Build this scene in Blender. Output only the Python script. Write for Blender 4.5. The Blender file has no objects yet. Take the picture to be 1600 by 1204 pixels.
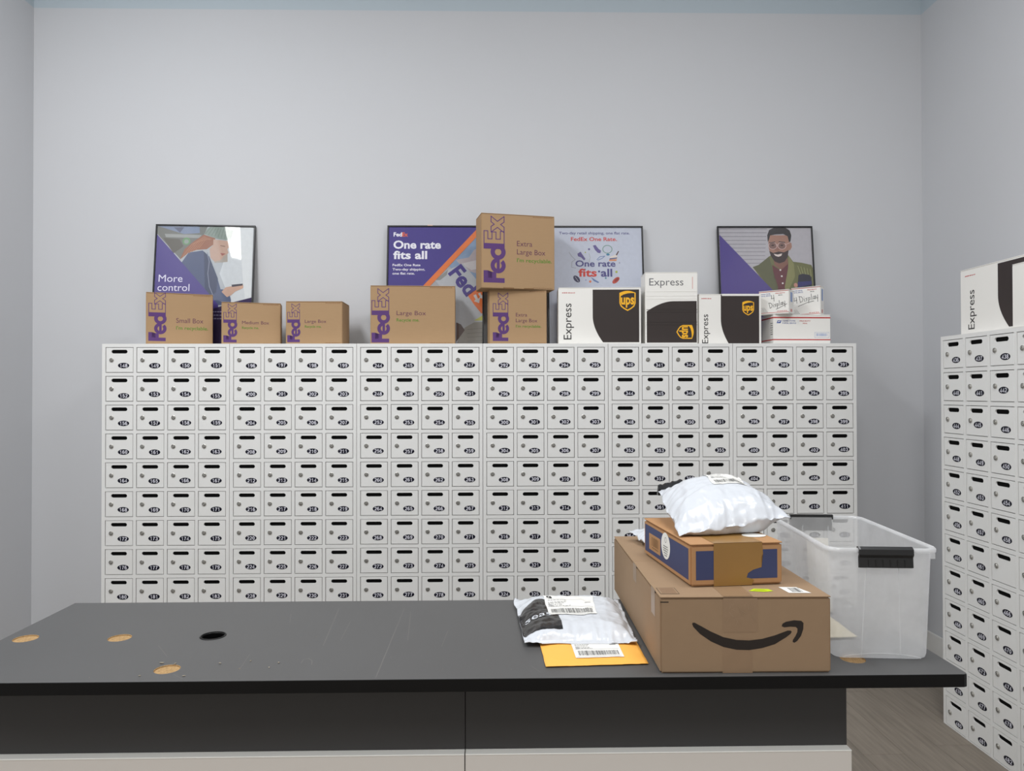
import bpy, bmesh, math, random
from mathutils import Matrix, Vector, noise

random.seed(7)
scene = bpy.context.scene
COL = scene.collection

# ------------------------------------------------------------------ camera
FPX, YAW, PITCH, ROLL, CAMH = 1125.74, 0.0183, 0.0098, -0.0019, 1.5684
cam_d = bpy.data.cameras.new('camera')
cam_d.sensor_fit = 'HORIZONTAL'
cam_d.sensor_width = 36.0
cam_d.lens = FPX / 1600.0 * 36.0
cam_d.clip_start = 0.05
cam = bpy.data.objects.new('camera', cam_d)
COL.objects.link(cam)
_R0 = Vector((math.cos(YAW), -math.sin(YAW), 0))
_F0 = Vector((math.sin(YAW), math.cos(YAW), 0))
_Z = Vector((0, 0, 1))
_F = _F0 * math.cos(PITCH) + _Z * math.sin(PITCH)
_U0 = -_F0 * math.sin(PITCH) + _Z * math.cos(PITCH)
_R = _R0 * math.cos(ROLL) + _U0 * math.sin(ROLL)
_U = -_R0 * math.sin(ROLL) + _U0 * math.cos(ROLL)
cam.matrix_world = Matrix(((_R.x, _U.x, -_F.x, 0), (_R.y, _U.y, -_F.y, 0), (_R.z, _U.z, -_F.z, CAMH), (0, 0, 0, 1)))
scene.camera = cam

# ------------------------------------------------------------------ world, lights, exposure
world = bpy.data.worlds.new('daylight')
scene.world = world
world.use_nodes = True
bg = world.node_tree.nodes['Background']
bg.inputs['Color'].default_value = (1.0, 0.975, 0.94, 1)
bg.inputs['Strength'].default_value = 0.46
vs = scene.view_settings
vs.view_transform = 'Standard'
vs.look = 'None'
vs.exposure = 0.26
vs.gamma = 1.0
vs.use_curve_mapping = False


def ceiling_lamp(x, y, sx, sy, watts, col=(1.0, 0.985, 0.96)):
    d = bpy.data.lights.new('ceiling_panel', 'AREA')
    d.shape = 'RECTANGLE'
    d.size, d.size_y = sx, sy
    d.energy = watts
    d.color = col
    o = bpy.data.objects.new('ceiling_panel', d)
    COL.objects.link(o)
    o.location = (x, y, 4.34)
    return o


ceiling_lamp(-1.85, 1.8, 0.6, 1.2, 64, (0.97, 0.985, 1.0))
ceiling_lamp(-2.15, 0.05, 0.6, 1.2, 27)
ceiling_lamp(0.22, -0.9, 0.6, 1.2, 56)
ceiling_lamp(1.05, 1.75, 1.2, 0.6, 38, (0.98, 0.985, 1.0))


# ------------------------------------------------------------------ materials
def lin(c):
    def f(v):
        v /= 255.0
        return v / 12.92 if v <= 0.04045 else ((v + 0.055) / 1.055) ** 2.4
    return (f(c[0]), f(c[1]), f(c[2]), 1.0)


MATS = {}


def mat(name, rgb, rough=0.6, spec=0.5, var=0.0, vscale=20.0, bump=0.0, bscale=200.0, metal=0.0, coat=0.0, stretch=None, objvar=0.0):
    if name in MATS:
        return MATS[name]
    m = bpy.data.materials.new(name)
    m.use_nodes = True
    nt = m.node_tree
    p = nt.nodes['Principled BSDF']
    p.inputs['Roughness'].default_value = rough
    p.inputs['Specular IOR Level'].default_value = spec
    p.inputs['Metallic'].default_value = metal
    p.inputs['Coat Weight'].default_value = coat
    c = lin(rgb)
    p.inputs['Base Color'].default_value = c
    if var > 0 or bump > 0 or objvar > 0:
        tc = nt.nodes.new('ShaderNodeTexCoord')
        mp = nt.nodes.new('ShaderNodeMapping')
        nt.links.new(tc.outputs['Object'], mp.inputs['Vector'])
        if stretch:
            mp.inputs['Scale'].default_value = stretch
    src = None
    if var > 0:
        n = nt.nodes.new('ShaderNodeTexNoise')
        n.inputs['Scale'].default_value = vscale
        n.inputs['Detail'].default_value = 5
        nt.links.new(mp.outputs['Vector'], n.inputs['Vector'])
        r = nt.nodes.new('ShaderNodeMapRange')
        r.inputs['To Min'].default_value = 1 - var
        r.inputs['To Max'].default_value = 1 + var
        nt.links.new(n.outputs['Fac'], r.inputs['Value'])
        src = r.outputs['Result']
    if objvar > 0:
        oi = nt.nodes.new('ShaderNodeObjectInfo')
        r2 = nt.nodes.new('ShaderNodeMapRange')
        r2.inputs['To Min'].default_value = 1 - objvar
        r2.inputs['To Max'].default_value = 1 + objvar
        nt.links.new(oi.outputs['Random'], r2.inputs['Value'])
        if src is None:
            src = r2.outputs['Result']
        else:
            mu = nt.nodes.new('ShaderNodeMath')
            mu.operation = 'MULTIPLY'
            nt.links.new(src, mu.inputs[0])
            nt.links.new(r2.outputs['Result'], mu.inputs[1])
            src = mu.outputs[0]
    if src is not None:
        vm = nt.nodes.new('ShaderNodeVectorMath')
        vm.operation = 'SCALE'
        vm.inputs[0].default_value = c[:3]
        nt.links.new(src, vm.inputs['Scale'])
        nt.links.new(vm.outputs[0], p.inputs['Base Color'])
    if bump > 0:
        n2 = nt.nodes.new('ShaderNodeTexNoise')
        n2.inputs['Scale'].default_value = bscale
        n2.inputs['Detail'].default_value = 3
        nt.links.new(mp.outputs['Vector'], n2.inputs['Vector'])
        b = nt.nodes.new('ShaderNodeBump')
        b.inputs['Strength'].default_value = bump
        b.inputs['Distance'].default_value = 0.002
        nt.links.new(n2.outputs['Fac'], b.inputs['Height'])
        nt.links.new(b.outputs['Normal'], p.inputs['Normal'])
    MATS[name] = m
    return m


M_WALL = mat('wall_paint', (200, 201, 204), 0.75, 0.3, var=0.015, vscale=1.5, bump=0.06, bscale=90)
M_BAND = mat('blue_paint', (184, 195, 202), 0.75, 0.3, var=0.015, vscale=1.5, bump=0.06, bscale=90)
M_CEIL = mat('ceiling_paint', (205, 210, 214), 0.9, 0.2)
M_BASE = mat('baseboard_paint', (222, 221, 218), 0.5, 0.4)
M_FLOOR = mat('floor_vinyl', (126, 117, 106), 0.5, 0.4, var=0.42, vscale=11.0, bump=0.04, bscale=60, stretch=(5, 0.35, 1), objvar=0.07)
M_LOCK = mat('locker_enamel', (228, 228, 226), 0.42, 0.4, var=0.01, vscale=3, bump=0.02, bscale=500)
M_STEEL = mat('lock_steel', (178, 176, 170), 0.32, 0.5, metal=0.45)
M_KEY = mat('lock_keyway', (30, 29, 28), 0.5, 0.4)
M_PLATE = mat('number_plate_navy', (15, 15, 32), 0.5, 0.2)
M_DIGIT = mat('number_white', (226, 226, 236), 0.5, 0.3)
M_KRAFT = mat('kraft_card', (170, 140, 106), 0.8, 0.25, var=0.035, vscale=30, bump=0.05, bscale=120, stretch=(1, 1, 6))
M_KRAFT2 = mat('kraft_card_brown', (152, 127, 101), 0.8, 0.25, var=0.04, vscale=25, bump=0.06, bscale=110)
M_KRAFT3 = mat('kraft_card_orange', (178, 136, 96), 0.75, 0.25, var=0.04, vscale=25, bump=0.06, bscale=110)
M_KEDGE = mat('kraft_cut_edge', (126, 96, 66), 0.9, 0.2)
M_WCARD = mat('white_card', (236, 234, 229), 0.55, 0.35, var=0.012, vscale=8, bump=0.03, bscale=90)
M_PURPLE = mat('purple_ink', (90, 58, 114), 0.6, 0.3)
M_PTEXT = mat('plum_text_ink', (104, 64, 84), 0.7, 0.25)
M_GREEN = mat('green_ink', (92, 134, 52), 0.7, 0.25)
M_FINE = mat('fine_print_ink', (140, 104, 76), 0.8, 0.2)
M_BROWNINK = mat('dark_brown_ink', (52, 44, 42), 0.4, 0.4, var=0.03, vscale=6)
M_YELLOW = mat('shield_yellow', (246, 182, 36), 0.45, 0.4)
M_DTEXT = mat('dark_grey_ink', (66, 64, 64), 0.6, 0.3)
M_GTEXT = mat('mid_grey_ink', (110, 110, 112), 0.6, 0.3)
M_RED = mat('red_ink', (186, 64, 62), 0.6, 0.3)
M_PINK = mat('pale_red_ink', (214, 160, 156), 0.6, 0.3)
M_BLUE = mat('postal_blue_ink', (70, 92, 158), 0.6, 0.3)
M_LBLUE = mat('pale_blue_ink', (150, 168, 206), 0.6, 0.3)
M_MARK = mat('marker_black', (30, 30, 32), 0.5, 0.3)
M_BLACK = mat('frame_black', (18, 18, 20), 0.32, 0.5)
M_TOP = mat('counter_laminate', (82, 82, 82), 0.44, 0.38, var=0.06, vscale=3.0, bump=0.02, bscale=400)
M_EDGE = mat('counter_edge_black', (9, 9, 10), 0.4, 0.25)
M_PANEL = mat('counter_panel_charcoal', (62, 61, 61), 0.5, 0.4, var=0.03, vscale=4)
M_CWHITE = mat('counter_white', (222, 217, 211), 0.5, 0.4, var=0.01, vscale=4)
M_CHIP = mat('chipboard', (164, 134, 94), 0.9, 0.2, var=0.7, vscale=220)
M_SCRATCH = mat('scratch_grey', (136, 133, 128), 0.8, 0.2)
M_CRUMB = mat('crumb_tan', (150, 142, 128), 0.9, 0.2)
M_SMILE = mat('smile_ink', (44, 37, 33), 0.6, 0.3)
M_NAVY = mat('navy_ink', (62, 69, 106), 0.55, 0.3, var=0.05, vscale=12)
M_BTAPE = mat('brown_tape', (150, 112, 58), 0.3, 0.5, var=0.08, vscale=18)
M_POLY = mat('white_poly', (206, 210, 216), 0.26, 0.5)
def crumple(m, scale, strength, dist):
    nt = m.node_tree
    p = nt.nodes['Principled BSDF']
    tc = nt.nodes.new('ShaderNodeTexCoord')
    n = nt.nodes.new('ShaderNodeTexNoise')
    n.noise_type = 'RIDGED_MULTIFRACTAL'
    n.inputs['Scale'].default_value = scale
    n.inputs['Detail'].default_value = 4
    n.inputs['Distortion'].default_value = 0.6
    nt.links.new(tc.outputs['Object'], n.inputs['Vector'])
    b_ = nt.nodes.new('ShaderNodeBump')
    b_.inputs['Strength'].default_value = strength
    b_.inputs['Distance'].default_value = dist
    nt.links.new(n.outputs['Fac'], b_.inputs['Height'])
    nt.links.new(b_.outputs['Normal'], p.inputs['Normal'])


M_POLYB = mat('black_poly', (34, 33, 34), 0.25, 0.5)
crumple(M_POLY, 11.0, 0.5, 0.006)
crumple(M_POLYB, 14.0, 0.6, 0.006)
M_LABEL = mat('label_paper', (236, 235, 230), 0.6, 0.3)
M_LINK = mat('label_ink', (92, 92, 92), 0.6, 0.3)
M_LINKL = mat('label_ink_pale', (168, 168, 168), 0.6, 0.3)
M_YMAIL = mat('yellow_mailer_paper', (246, 182, 84), 0.6, 0.3, var=0.03, vscale=12, bump=0.12, bscale=60)
M_CREAM = mat('cream_paper', (238, 226, 196), 0.7, 0.3)
M_PAPER = mat('white_paper', (216, 214, 208), 0.7, 0.3)
M_LIME = mat('lime_sticker', (196, 220, 34), 0.5, 0.3)
M_LATCH = mat('latch_black', (26, 26, 27), 0.35, 0.5)


def glassy(name, tint, haze, gloss_rough):
    m = bpy.data.materials.new(name)
    m.use_nodes = True
    nt = m.node_tree
    nt.nodes.remove(nt.nodes['Principled BSDF'])
    out = nt.nodes['Material Output']
    tr = nt.nodes.new('ShaderNodeBsdfTransparent')
    tr.inputs['Color'].default_value = (0.97, 0.975, 0.985, 1)
    df = nt.nodes.new('ShaderNodeBsdfDiffuse')
    df.inputs['Color'].default_value = lin(tint)
    tl = nt.nodes.new('ShaderNodeBsdfTranslucent')
    tl.inputs['Color'].default_value = lin(tint)
    ad = nt.nodes.new('ShaderNodeMixShader')
    ad.inputs[0].default_value = 0.5
    nt.links.new(df.outputs[0], ad.inputs[1])
    nt.links.new(tl.outputs[0], ad.inputs[2])
    m1 = nt.nodes.new('ShaderNodeMixShader')
    m1.inputs[0].default_value = haze
    if haze > 0.0:
        tc = nt.nodes.new('ShaderNodeTexCoord')
        n = nt.nodes.new('ShaderNodeTexNoise')
        n.inputs['Scale'].default_value = 14
        n.inputs['Detail'].default_value = 4
        nt.links.new(tc.outputs['Object'], n.inputs['Vector'])
        r = nt.nodes.new('ShaderNodeMapRange')
        r.inputs['To Min'].default_value = haze * 0.75
        r.inputs['To Max'].default_value = haze * 1.25
        nt.links.new(n.outputs['Fac'], r.inputs['Value'])
        nt.links.new(r.outputs['Result'], m1.inputs[0])
    nt.links.new(tr.outputs[0], m1.inputs[1])
    nt.links.new(ad.outputs[0], m1.inputs[2])
    gl = nt.nodes.new('ShaderNodeBsdfGlossy')
    gl.inputs['Roughness'].default_value = gloss_rough
    m2 = nt.nodes.new('ShaderNodeMixShader')
    m2.inputs[0].default_value = 0.06
    nt.links.new(m1.outputs[0], m2.inputs[1])
    nt.links.new(gl.outputs[0], m2.inputs[2])
    nt.links.new(m2.outputs[0], out.inputs['Surface'])
    MATS[name] = m
    return m


M_ACRYL = glassy('acrylic', (255, 255, 255), 0.0, 0.03)
M_BIN = glassy('clear_plastic', (248, 249, 250), 0.56, 0.25)
M_RIM = glassy('clear_plastic_thick', (250, 251, 252), 0.6, 0.14)
M_CTAPE = mat('clear_tape', (147, 121, 95), 0.3, 0.5, var=0.05, vscale=40)


# ------------------------------------------------------------------ mesh helpers
def link(name, me, parent=None, m=None, loc=None, rot=None):
    o = bpy.data.objects.new(name, me)
    COL.objects.link(o)
    if m is not None and me is not None and not me.materials:
        me.materials.append(m)
    if parent is not None:
        o.parent = parent
    if loc is not None:
        o.location = loc
    if rot is not None:
        o.rotation_euler = rot
    return o


def mesh(name, verts, faces, mats=(), idx=None, smooth=False):
    me = bpy.data.meshes.new(name)
    me.from_pydata([tuple(v) for v in verts], [], faces)
    for m in mats:
        me.materials.append(m)
    if idx:
        me.polygons.foreach_set('material_index', idx)
    if smooth:
        me.polygons.foreach_set('use_smooth', [True] * len(me.polygons))
    me.update()
    return me


def tag(o, label, cat, group=None):
    o['label'] = label
    o['category'] = cat
    if group:
        o['group'] = group
    return o


def thing(name, label, cat, loc=(0, 0, 0), rz=0.0, group=None):
    o = bpy.data.objects.new(name, None)
    COL.objects.link(o)
    o.empty_display_size = 0.05
    o.location = loc
    o.rotation_euler = (0, 0, rz)
    return tag(o, label, cat, group)


def struct(o):
    o['kind'] = 'structure'
    return o


def boxmesh(name, x0, x1, y0, y1, z0, z1, bev=0.0, m=None, seg=2):
    bm = bmesh.new()
    bmesh.ops.create_cube(bm, size=1.0)
    for v in bm.verts:
        v.co = Vector(((x0 + x1) / 2 + v.co.x * (x1 - x0), (y0 + y1) / 2 + v.co.y * (y1 - y0), (z0 + z1) / 2 + v.co.z * (z1 - z0)))
    if bev > 0:
        bmesh.ops.bevel(bm, geom=bm.edges[:], offset=bev, segments=seg, affect='EDGES')
    me = bpy.data.meshes.new(name)
    bm.to_mesh(me)
    bm.free()
    if m:
        me.materials.append(m)
    return me


_TXT = {}


def text_geo(s, bold=0.0):
    """flat triangulated lettering, cap height 1, starting at x = 0"""
    key = (s, bold)
    if key in _TXT:
        return _TXT[key]
    c = bpy.data.curves.new('t', 'FONT')
    c.body = s
    c.size = 1.0
    c.offset = bold
    c.resolution_u = 3
    o = bpy.data.objects.new('t', c)
    COL.objects.link(o)
    dg = bpy.context.evaluated_depsgraph_get()
    me = bpy.data.meshes.new_from_object(o.evaluated_get(dg))
    v = [(p.co.x, p.co.y) for p in me.vertices]
    f = [tuple(p.vertices) for p in me.polygons]
    bpy.data.objects.remove(o)
    bpy.data.curves.remove(c)
    bpy.data.meshes.remove(me)
    cap = 0.7
    x0 = min((a for a, b in v), default=0)
    x1 = max((a for a, b in v), default=1)
    v = [((a - x0) / cap, b / cap) for a, b in v]
    _TXT[key] = (v, f, (x1 - x0) / cap)
    return _TXT[key]


class Flat:
    """flat print: 2D polygons in a face frame (s right, t up), stacked in thin layers"""

    def __init__(self, step=0.00018, base=0.0003):
        self.v, self.f, self.i, self.m = [], [], [], []
        self.step, self.base = step, base

    def _mi(self, m):
        if m not in self.m:
            self.m.append(m)
        return self.m.index(m)

    def geo(self, verts, faces, m, layer=0):
        k = len(self.v)
        e = self.base + layer * self.step
        self.v += [(a, b, e) for a, b in verts]
        self.f += [tuple(k + q for q in f) for f in faces]
        self.i += [self._mi(m)] * len(faces)

    def poly(self, pts, m, layer=0):
        # ear clipping through bmesh triangulation for concave outlines
        bm = bmesh.new()
        vs_ = [bm.verts.new((a, b, 0)) for a, b in pts]
        bm.faces.new(vs_)
        bmesh.ops.triangulate(bm, faces=bm.faces[:])
        bm.verts.index_update()
        fs = []
        for f in bm.faces:
            w = [(v.co.x, v.co.y, v.index) for v in f.verts]
            ar = (w[1][0] - w[0][0]) * (w[2][1] - w[0][1]) - (w[2][0] - w[0][0]) * (w[1][1] - w[0][1])
            ids = [q[2] for q in w]
            fs.append(tuple(ids if ar > 0 else ids[::-1]))
        self.geo([(v.co.x, v.co.y) for v in bm.verts], fs, m, layer)
        bm.free()

    def rect(self, x0, y0, x1, y1, m, layer=0):
        self.geo([(x0, y0), (x1, y0), (x1, y1), (x0, y1)], [(0, 1, 2, 3)], m, layer)

    def ellipse(self, cx, cy, rx, ry, m, layer=0, n=28, rot=0.0):
        c, s = math.cos(rot), math.sin(rot)
        pts = []
        for k in range(n):
            a = 2 * math.pi * k / n
            x, y = rx * math.cos(a), ry * math.sin(a)
            pts.append((cx + x * c - y * s, cy + x * s + y * c))
        self.geo(pts, [tuple(range(n))], m, layer)

    def ring(self, cx, cy, r0, r1, a0, a1, m, layer=0, n=24, sx=1.0):
        pts, fs = [], []
        for k in range(n + 1):
            a = math.radians(a0 + (a1 - a0) * k / n)
            pts.append((cx + sx * r0 * math.cos(a), cy + r0 * math.sin(a)))
            pts.append((cx + sx * r1 * math.cos(a), cy + r1 * math.sin(a)))
        for k in range(n):
            fs.append((2 * k, 2 * k + 1, 2 * k + 3, 2 * k + 2))
        self.geo(pts, fs, m, layer)

    def stroke(self, pts, w, m, layer=0, closed=False):
        n = len(pts)
        for k in range(n if closed else n - 1):
            a, b = Vector(pts[k]), Vector(pts[(k + 1) % n])
            d = b - a
            if d.length < 1e-9:
                continue
            d.normalize()
            q = Vector((-d.y, d.x)) * w / 2
            e = d * w * 0.42
            self.geo([tuple(a - e - q), tuple(b + e - q), tuple(b + e + q), tuple(a - e + q)], [(0, 1, 2, 3)], m, layer + 0.2 * (k % 3))

    def text(self, s, x, y, cap, m, layer=0, width=None, bold=0.0, rot=0.0, align='L', shear=0.0):
        v, f, w = text_geo(s, bold)
        sx = cap if width is None else width / w
        off = {'L': 0.0, 'C': -w * sx / 2, 'R': -w * sx}[align]
        c, sn = math.cos(rot), math.sin(rot)
        pts = []
        for a, b in v:
            a2, b2 = a * sx + off + shear * b * cap, b * cap
            pts.append((x + a2 * c - b2 * sn, y + a2 * sn + b2 * c))
        self.geo(pts, f, m, layer)

    def fineprint(self, x0, x1, y, h, m, layer=0, seed=0):
        r = random.Random(seed)
        x = x0
        while x < x1:
            w = min(r.uniform(0.5, 2.2) * h, x1 - x)
            self.rect(x, y, x + w, y + h * r.uniform(0.7, 1.0), m, layer)
            x += w + h * 0.45

    def barcode(self, x0, y0, x1, y1, m, layer=0, seed=0, n=34):
        r = random.Random(seed)
        u = (x1 - x0) / (n * 2.0)
        x = x0
        while x < x1 - u:
            w = u * r.choice((0.7, 1.0, 1.6, 2.2))
            self.rect(x, y0, min(x + w, x1), y1, m, layer)
            x += w + u * r.choice((0.6, 0.9, 1.4))

    def build(self, name, parent, frame):
        vs_ = [frame(*p) for p in self.v]
        me = mesh(name, vs_, self.f, self.m, self.i)
        return link(name, me, parent)


def pill(cx, cy, w, h, n=8):
    r = h / 2
    pts = []
    for k in range(n + 1):
        a = -math.pi / 2 + math.pi * k / n
        pts.append((cx + w / 2 - r + r * math.cos(a), cy + r * math.sin(a)))
    for k in range(n + 1):
        a = math.pi / 2 + math.pi * k / n
        pts.append((cx - w / 2 + r + r * math.cos(a), cy + r * math.sin(a)))
    return pts


# ------------------------------------------------------------------ the room
XL, XR, YB, YF, ZC, ZBAND = -2.687, 2.503, 4.20, -1.6, 4.40, 3.80


def wall(name, a, b, nrm):
    """two-tone painted wall from a to b (xy), thickness behind it"""
    ax, ay = a
    bx, by = b
    nx, ny = nrm
    t = 0.12
    vs_, fs, ix = [], [], []
    for z in (0.0, ZBAND, ZC):
        vs_ += [(ax, ay, z), (bx, by, z), (bx - nx * t, by - ny * t, z), (ax - nx * t, ay - ny * t, z)]
    for k in (0, 4):
        for q in range(4):
            fs.append((k + q, k + (q + 1) % 4, k + 4 + (q + 1) % 4, k + 4 + q))
            ix.append(0 if k == 0 else 1)
    fs += [(3, 2, 1, 0), (8, 9, 10, 11)]
    ix += [0, 1]
    return struct(link(name, mesh(name, vs_, fs, (M_WALL, M_BAND), ix)))


wall('wall_back', (XL - 0.12, YB), (XR + 0.12, YB), (0, -1))
wall('wall_left', (XL, YF), (XL, YB), (1, 0))
wall('wall_right', (XR, YB), (XR, YF), (-1, 0))
struct(link('ceiling', boxmesh('ceiling', XL - 0.12, XR + 0.12, YF, YB + 0.12, ZC, ZC + 0.1, 0, M_CEIL)))


def baseboard(name, x0, x1, y0, y1):
    struct(link(name, boxmesh(name, x0, x1, y0, y1, 0.0, 0.18, 0.003, M_BASE)))


baseboard('baseboard_back', XL + 0.001, XR - 0.017, YB - 0.016, YB - 0.0005)
baseboard('baseboard_right', XR - 0.016, XR - 0.0005, YF, YB - 0.001)
baseboard('baseboard_left', XL + 0.0005, XL + 0.016, YF, YB - 0.017)

floor = struct(link('floor', boxmesh('floor', XL - 0.12, XR + 0.12, YF, YB + 0.12, -0.1, -0.004, 0, M_FLOOR)))
PW, PLN = 0.182, 1.22
plank_me = boxmesh('plank', 0.0006, PW - 0.0006, 0.0006, PLN - 0.0006, -0.004, 0.0, 0.0008, M_FLOOR, 1)
for i in range(12):
    x = 0.30 + i * PW
    y = -0.2 - ((i * 0.47) % 1.0) * PLN
    while y < YB - 0.02:
        if y + PLN <= YB:
            link('plank', plank_me, floor, loc=(x, y, 0))
        else:
            link('plank', boxmesh('plank_end', 0.0006, PW - 0.0006, 0.0006, YB - y - 0.0006, -0.004, 0.0, 0.0008, M_FLOOR, 1), floor, loc=(x, y, 0))
        y += PLN

# ------------------------------------------------------------------ lockers
ROWP, COLP, LW, LH, LD = 0.1521, 0.1621, 0.670, 1.83, 0.345
DW, DH = 0.1412, 0.1295
TOPF, SIDEF = 0.0211, 0.0206
GAP = 0.0026


def locker_body():
    """steel carcass with an open lattice front (front face at y = 0, left bottom corner at the origin)"""
    W = LW - 0.0022
    xs = [0.0]
    for c in range(4):
        x = SIDEF + c * COLP
        xs += [x - GAP, x + DW + GAP]
    xs.append(W)
    zs = [0.0]
    for r in range(11, -1, -1):
        zt = LH - TOPF - r * ROWP
        zs += [zt - DH - GAP, zt + GAP]
    zs.append(LH)
    V, Fc = [], []

    def quad(a, b, c, d):
        k = len(V)
        V.extend((a, b, c, d))
        Fc.append((k, k + 1, k + 2, k + 3))
    nx, nz = len(xs) - 1, len(zs) - 1
    for j in range(nz):
        if j % 2 == 0:
            quad((0, 0, zs[j]), (W, 0, zs[j]), (W, 0, zs[j + 1]), (0, 0, zs[j + 1]))
        else:
            for i in range(0, nx, 2):
                quad((xs[i], 0, zs[j]), (xs[i + 1], 0, zs[j]), (xs[i + 1], 0, zs[j + 1]), (xs[i], 0, zs[j + 1]))
            for i in range(1, nx, 2):
                x0, x1, z0, z1, d = xs[i], xs[i + 1], zs[j], zs[j + 1], 0.016
                quad((x0, 0, z0), (x0, 0, z1), (x0, d, z1), (x0, d, z0))
                quad((x1, 0, z1), (x1, 0, z0), (x1, d, z0), (x1, d, z1))
                quad((x0, 0, z1), (x1, 0, z1), (x1, d, z1), (x0, d, z1))
                quad((x1, 0, z0), (x0, 0, z0), (x0, d, z0), (x1, d, z0))
                # door stop behind the opening, leaves the letter slot free
                quad((x0, d, z0), (x1, d, z0), (x1, d, z0 + 0.008), (x0, d, z0 + 0.008))
                quad((x0, d, z0), (x0 + 0.008, d, z0), (x0 + 0.008, d, z1), (x0, d, z1))
                quad((x1 - 0.008, d, z0), (x1, d, z0), (x1, d, z1), (x1 - 0.008, d, z1))
    quad((0, 0, 0), (0, 0, LH), (0, LD, LH), (0, LD, 0))
    quad((W, 0, LH), (W, 0, 0), (W, LD, 0), (W, LD, LH))
    quad((0, 0, LH), (W, 0, LH), (W, LD, LH), (0, LD, LH))
    quad((W, 0, 0), (0, 0, 0), (0, LD, 0), (W, LD, 0))
    quad((W, LD, 0), (0, LD, 0), (0, LD, LH), (W, LD, LH))
    for r in range(1, 12):
        z = LH - TOPF - r * ROWP + 0.0113
        quad((0, 0.016, z), (W, 0.016, z), (W, LD, z), (0, LD, z))
    return mesh('locker_body', V, Fc, (M_LOCK,))


def door_mesh():
    """steel door with a letter slot cut through it, origin at its top left corner"""
    sl = pill(DW * 0.497, -0.0205, 0.0845, 0.0195, 6)
    n = len(sl)
    t = 0.0012
    V, Fc, Ix = [], [], []
    y0 = 0.0006
    b = 0.0012
    outer = [(b, -DH + b), (DW - b, -DH + b), (DW - b, -b), (b, -b)]
    # stitch the outer rectangle to the slot: split slot points by nearest corner
    for y in (y0,):
        k0 = len(V)
        V += [(x, y, z) for x, z in outer]
        V += [(x, y, z) for x, z in sl]

        def corner(p):
            right = p[0] > DW * 0.497
            up = p[1] > -0.0205
            return {(0, 0): 0, (1, 0): 1, (1, 1): 2, (0, 1): 3}[(int(right), int(up))]
        cs = [corner((p[0], p[1] + (1e-6 if q in (n // 4, 3 * n // 4) else 0))) for q, p in enumerate(sl)]
        for q in range(n):
            q2 = (q + 1) % n
            a, c2 = cs[q], cs[q2]
            if a == c2:
                Fc.append((k0 + a, k0 + 4 + q2, k0 + 4 + q))
            else:
                Fc.append((k0 + a, k0 + c2, k0 + 4 + q2, k0 + 4 + q))
            Ix.append(0)
    # rolled edges
    k1 = len(V)
    V += [(0, 0.0022, -DH), (DW, 0.0022, -DH), (DW, 0.0022, 0), (0, 0.0022, 0)]
    k2 = len(V)
    V += [(0, 0.015, -DH), (DW, 0.015, -DH), (DW, 0.015, 0), (0, 0.015, 0)]
    for q in range(4):
        r = (q + 1) % 4
        Fc.append((k1 + q, k1 + r, r, q))
        Fc.append((k2 + q, k2 + r, k1 + r, k1 + q))
        Ix += [0, 0]
    # slot lips
    k3 = len(V)
    V += [(x, y0 + 0.006, z) for x, z in sl]
    for q in range(n):
        r = (q + 1) % n
        Fc.append((4 + q, 4 + r, k3 + r, k3 + q))
        Ix.append(0)
    k4 = len(V)  # black sheet behind the slot, stands in for the unlit interior
    V += [(DW * 0.497 - 0.05, 0.0072, -0.034), (DW * 0.497 + 0.05, 0.0072, -0.034), (DW * 0.497 + 0.05, 0.0072, -0.007), (DW * 0.497 - 0.05, 0.0072, -0.007)]
    Fc.append((k4, k4 + 1, k4 + 2, k4 + 3))
    Ix.append(1)
    return mesh('door', V, Fc, (M_LOCK, mat('slot_shade_black', (8, 8, 8), 0.8, 0.1)), Ix)


def lock_mesh():
    prof = [(0.0112, 0.0), (0.0112, -0.0032), (0.0092, -0.0044), (0.0074, -0.0036), (0.0066, -0.0052), (0.0, -0.0052)]
    n = 12
    V, Fc, Ix = [], [], []
    for r, y in prof[:-1]:
        for k in range(n):
            a = 2 * math.pi * k / n
            V.append((r * math.cos(a), y, r * math.sin(a)))
    for j in range(len(prof) - 2):
        for k in range(n):
            Fc.append((j * n + k, j * n + (k + 1) % n, (j + 1) * n + (k + 1) % n, (j + 1) * n + k))
            Ix.append(1 if j == 2 else 0)
    j = len(prof) - 2
    Fc.append(tuple(j * n + k for k in range(n)))
    Ix.append(0)
    k = len(V)
    V += [(-0.0011, -0.0056, -0.0046), (0.0011, -0.0056, -0.0046), (0.0011, -0.0056, 0.0046), (-0.0011, -0.0056, 0.0046)]
    Fc.append((k, k + 1, k + 2, k + 3))
    Ix.append(1)
    return mesh('lock', V, Fc, (M_STEEL, M_KEY), Ix)


BODY_ME, DOOR_ME, LOCK_ME = locker_body(), door_mesh(), lock_mesh()


def _arc(cx, cy, rx, ry, a0, a1, n=7):
    return [(cx + rx * math.cos(math.radians(a0 + (a1 - a0) * k / n)), cy + ry * math.sin(math.radians(a0 + (a1 - a0) * k / n))) for k in range(n + 1)]


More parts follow.
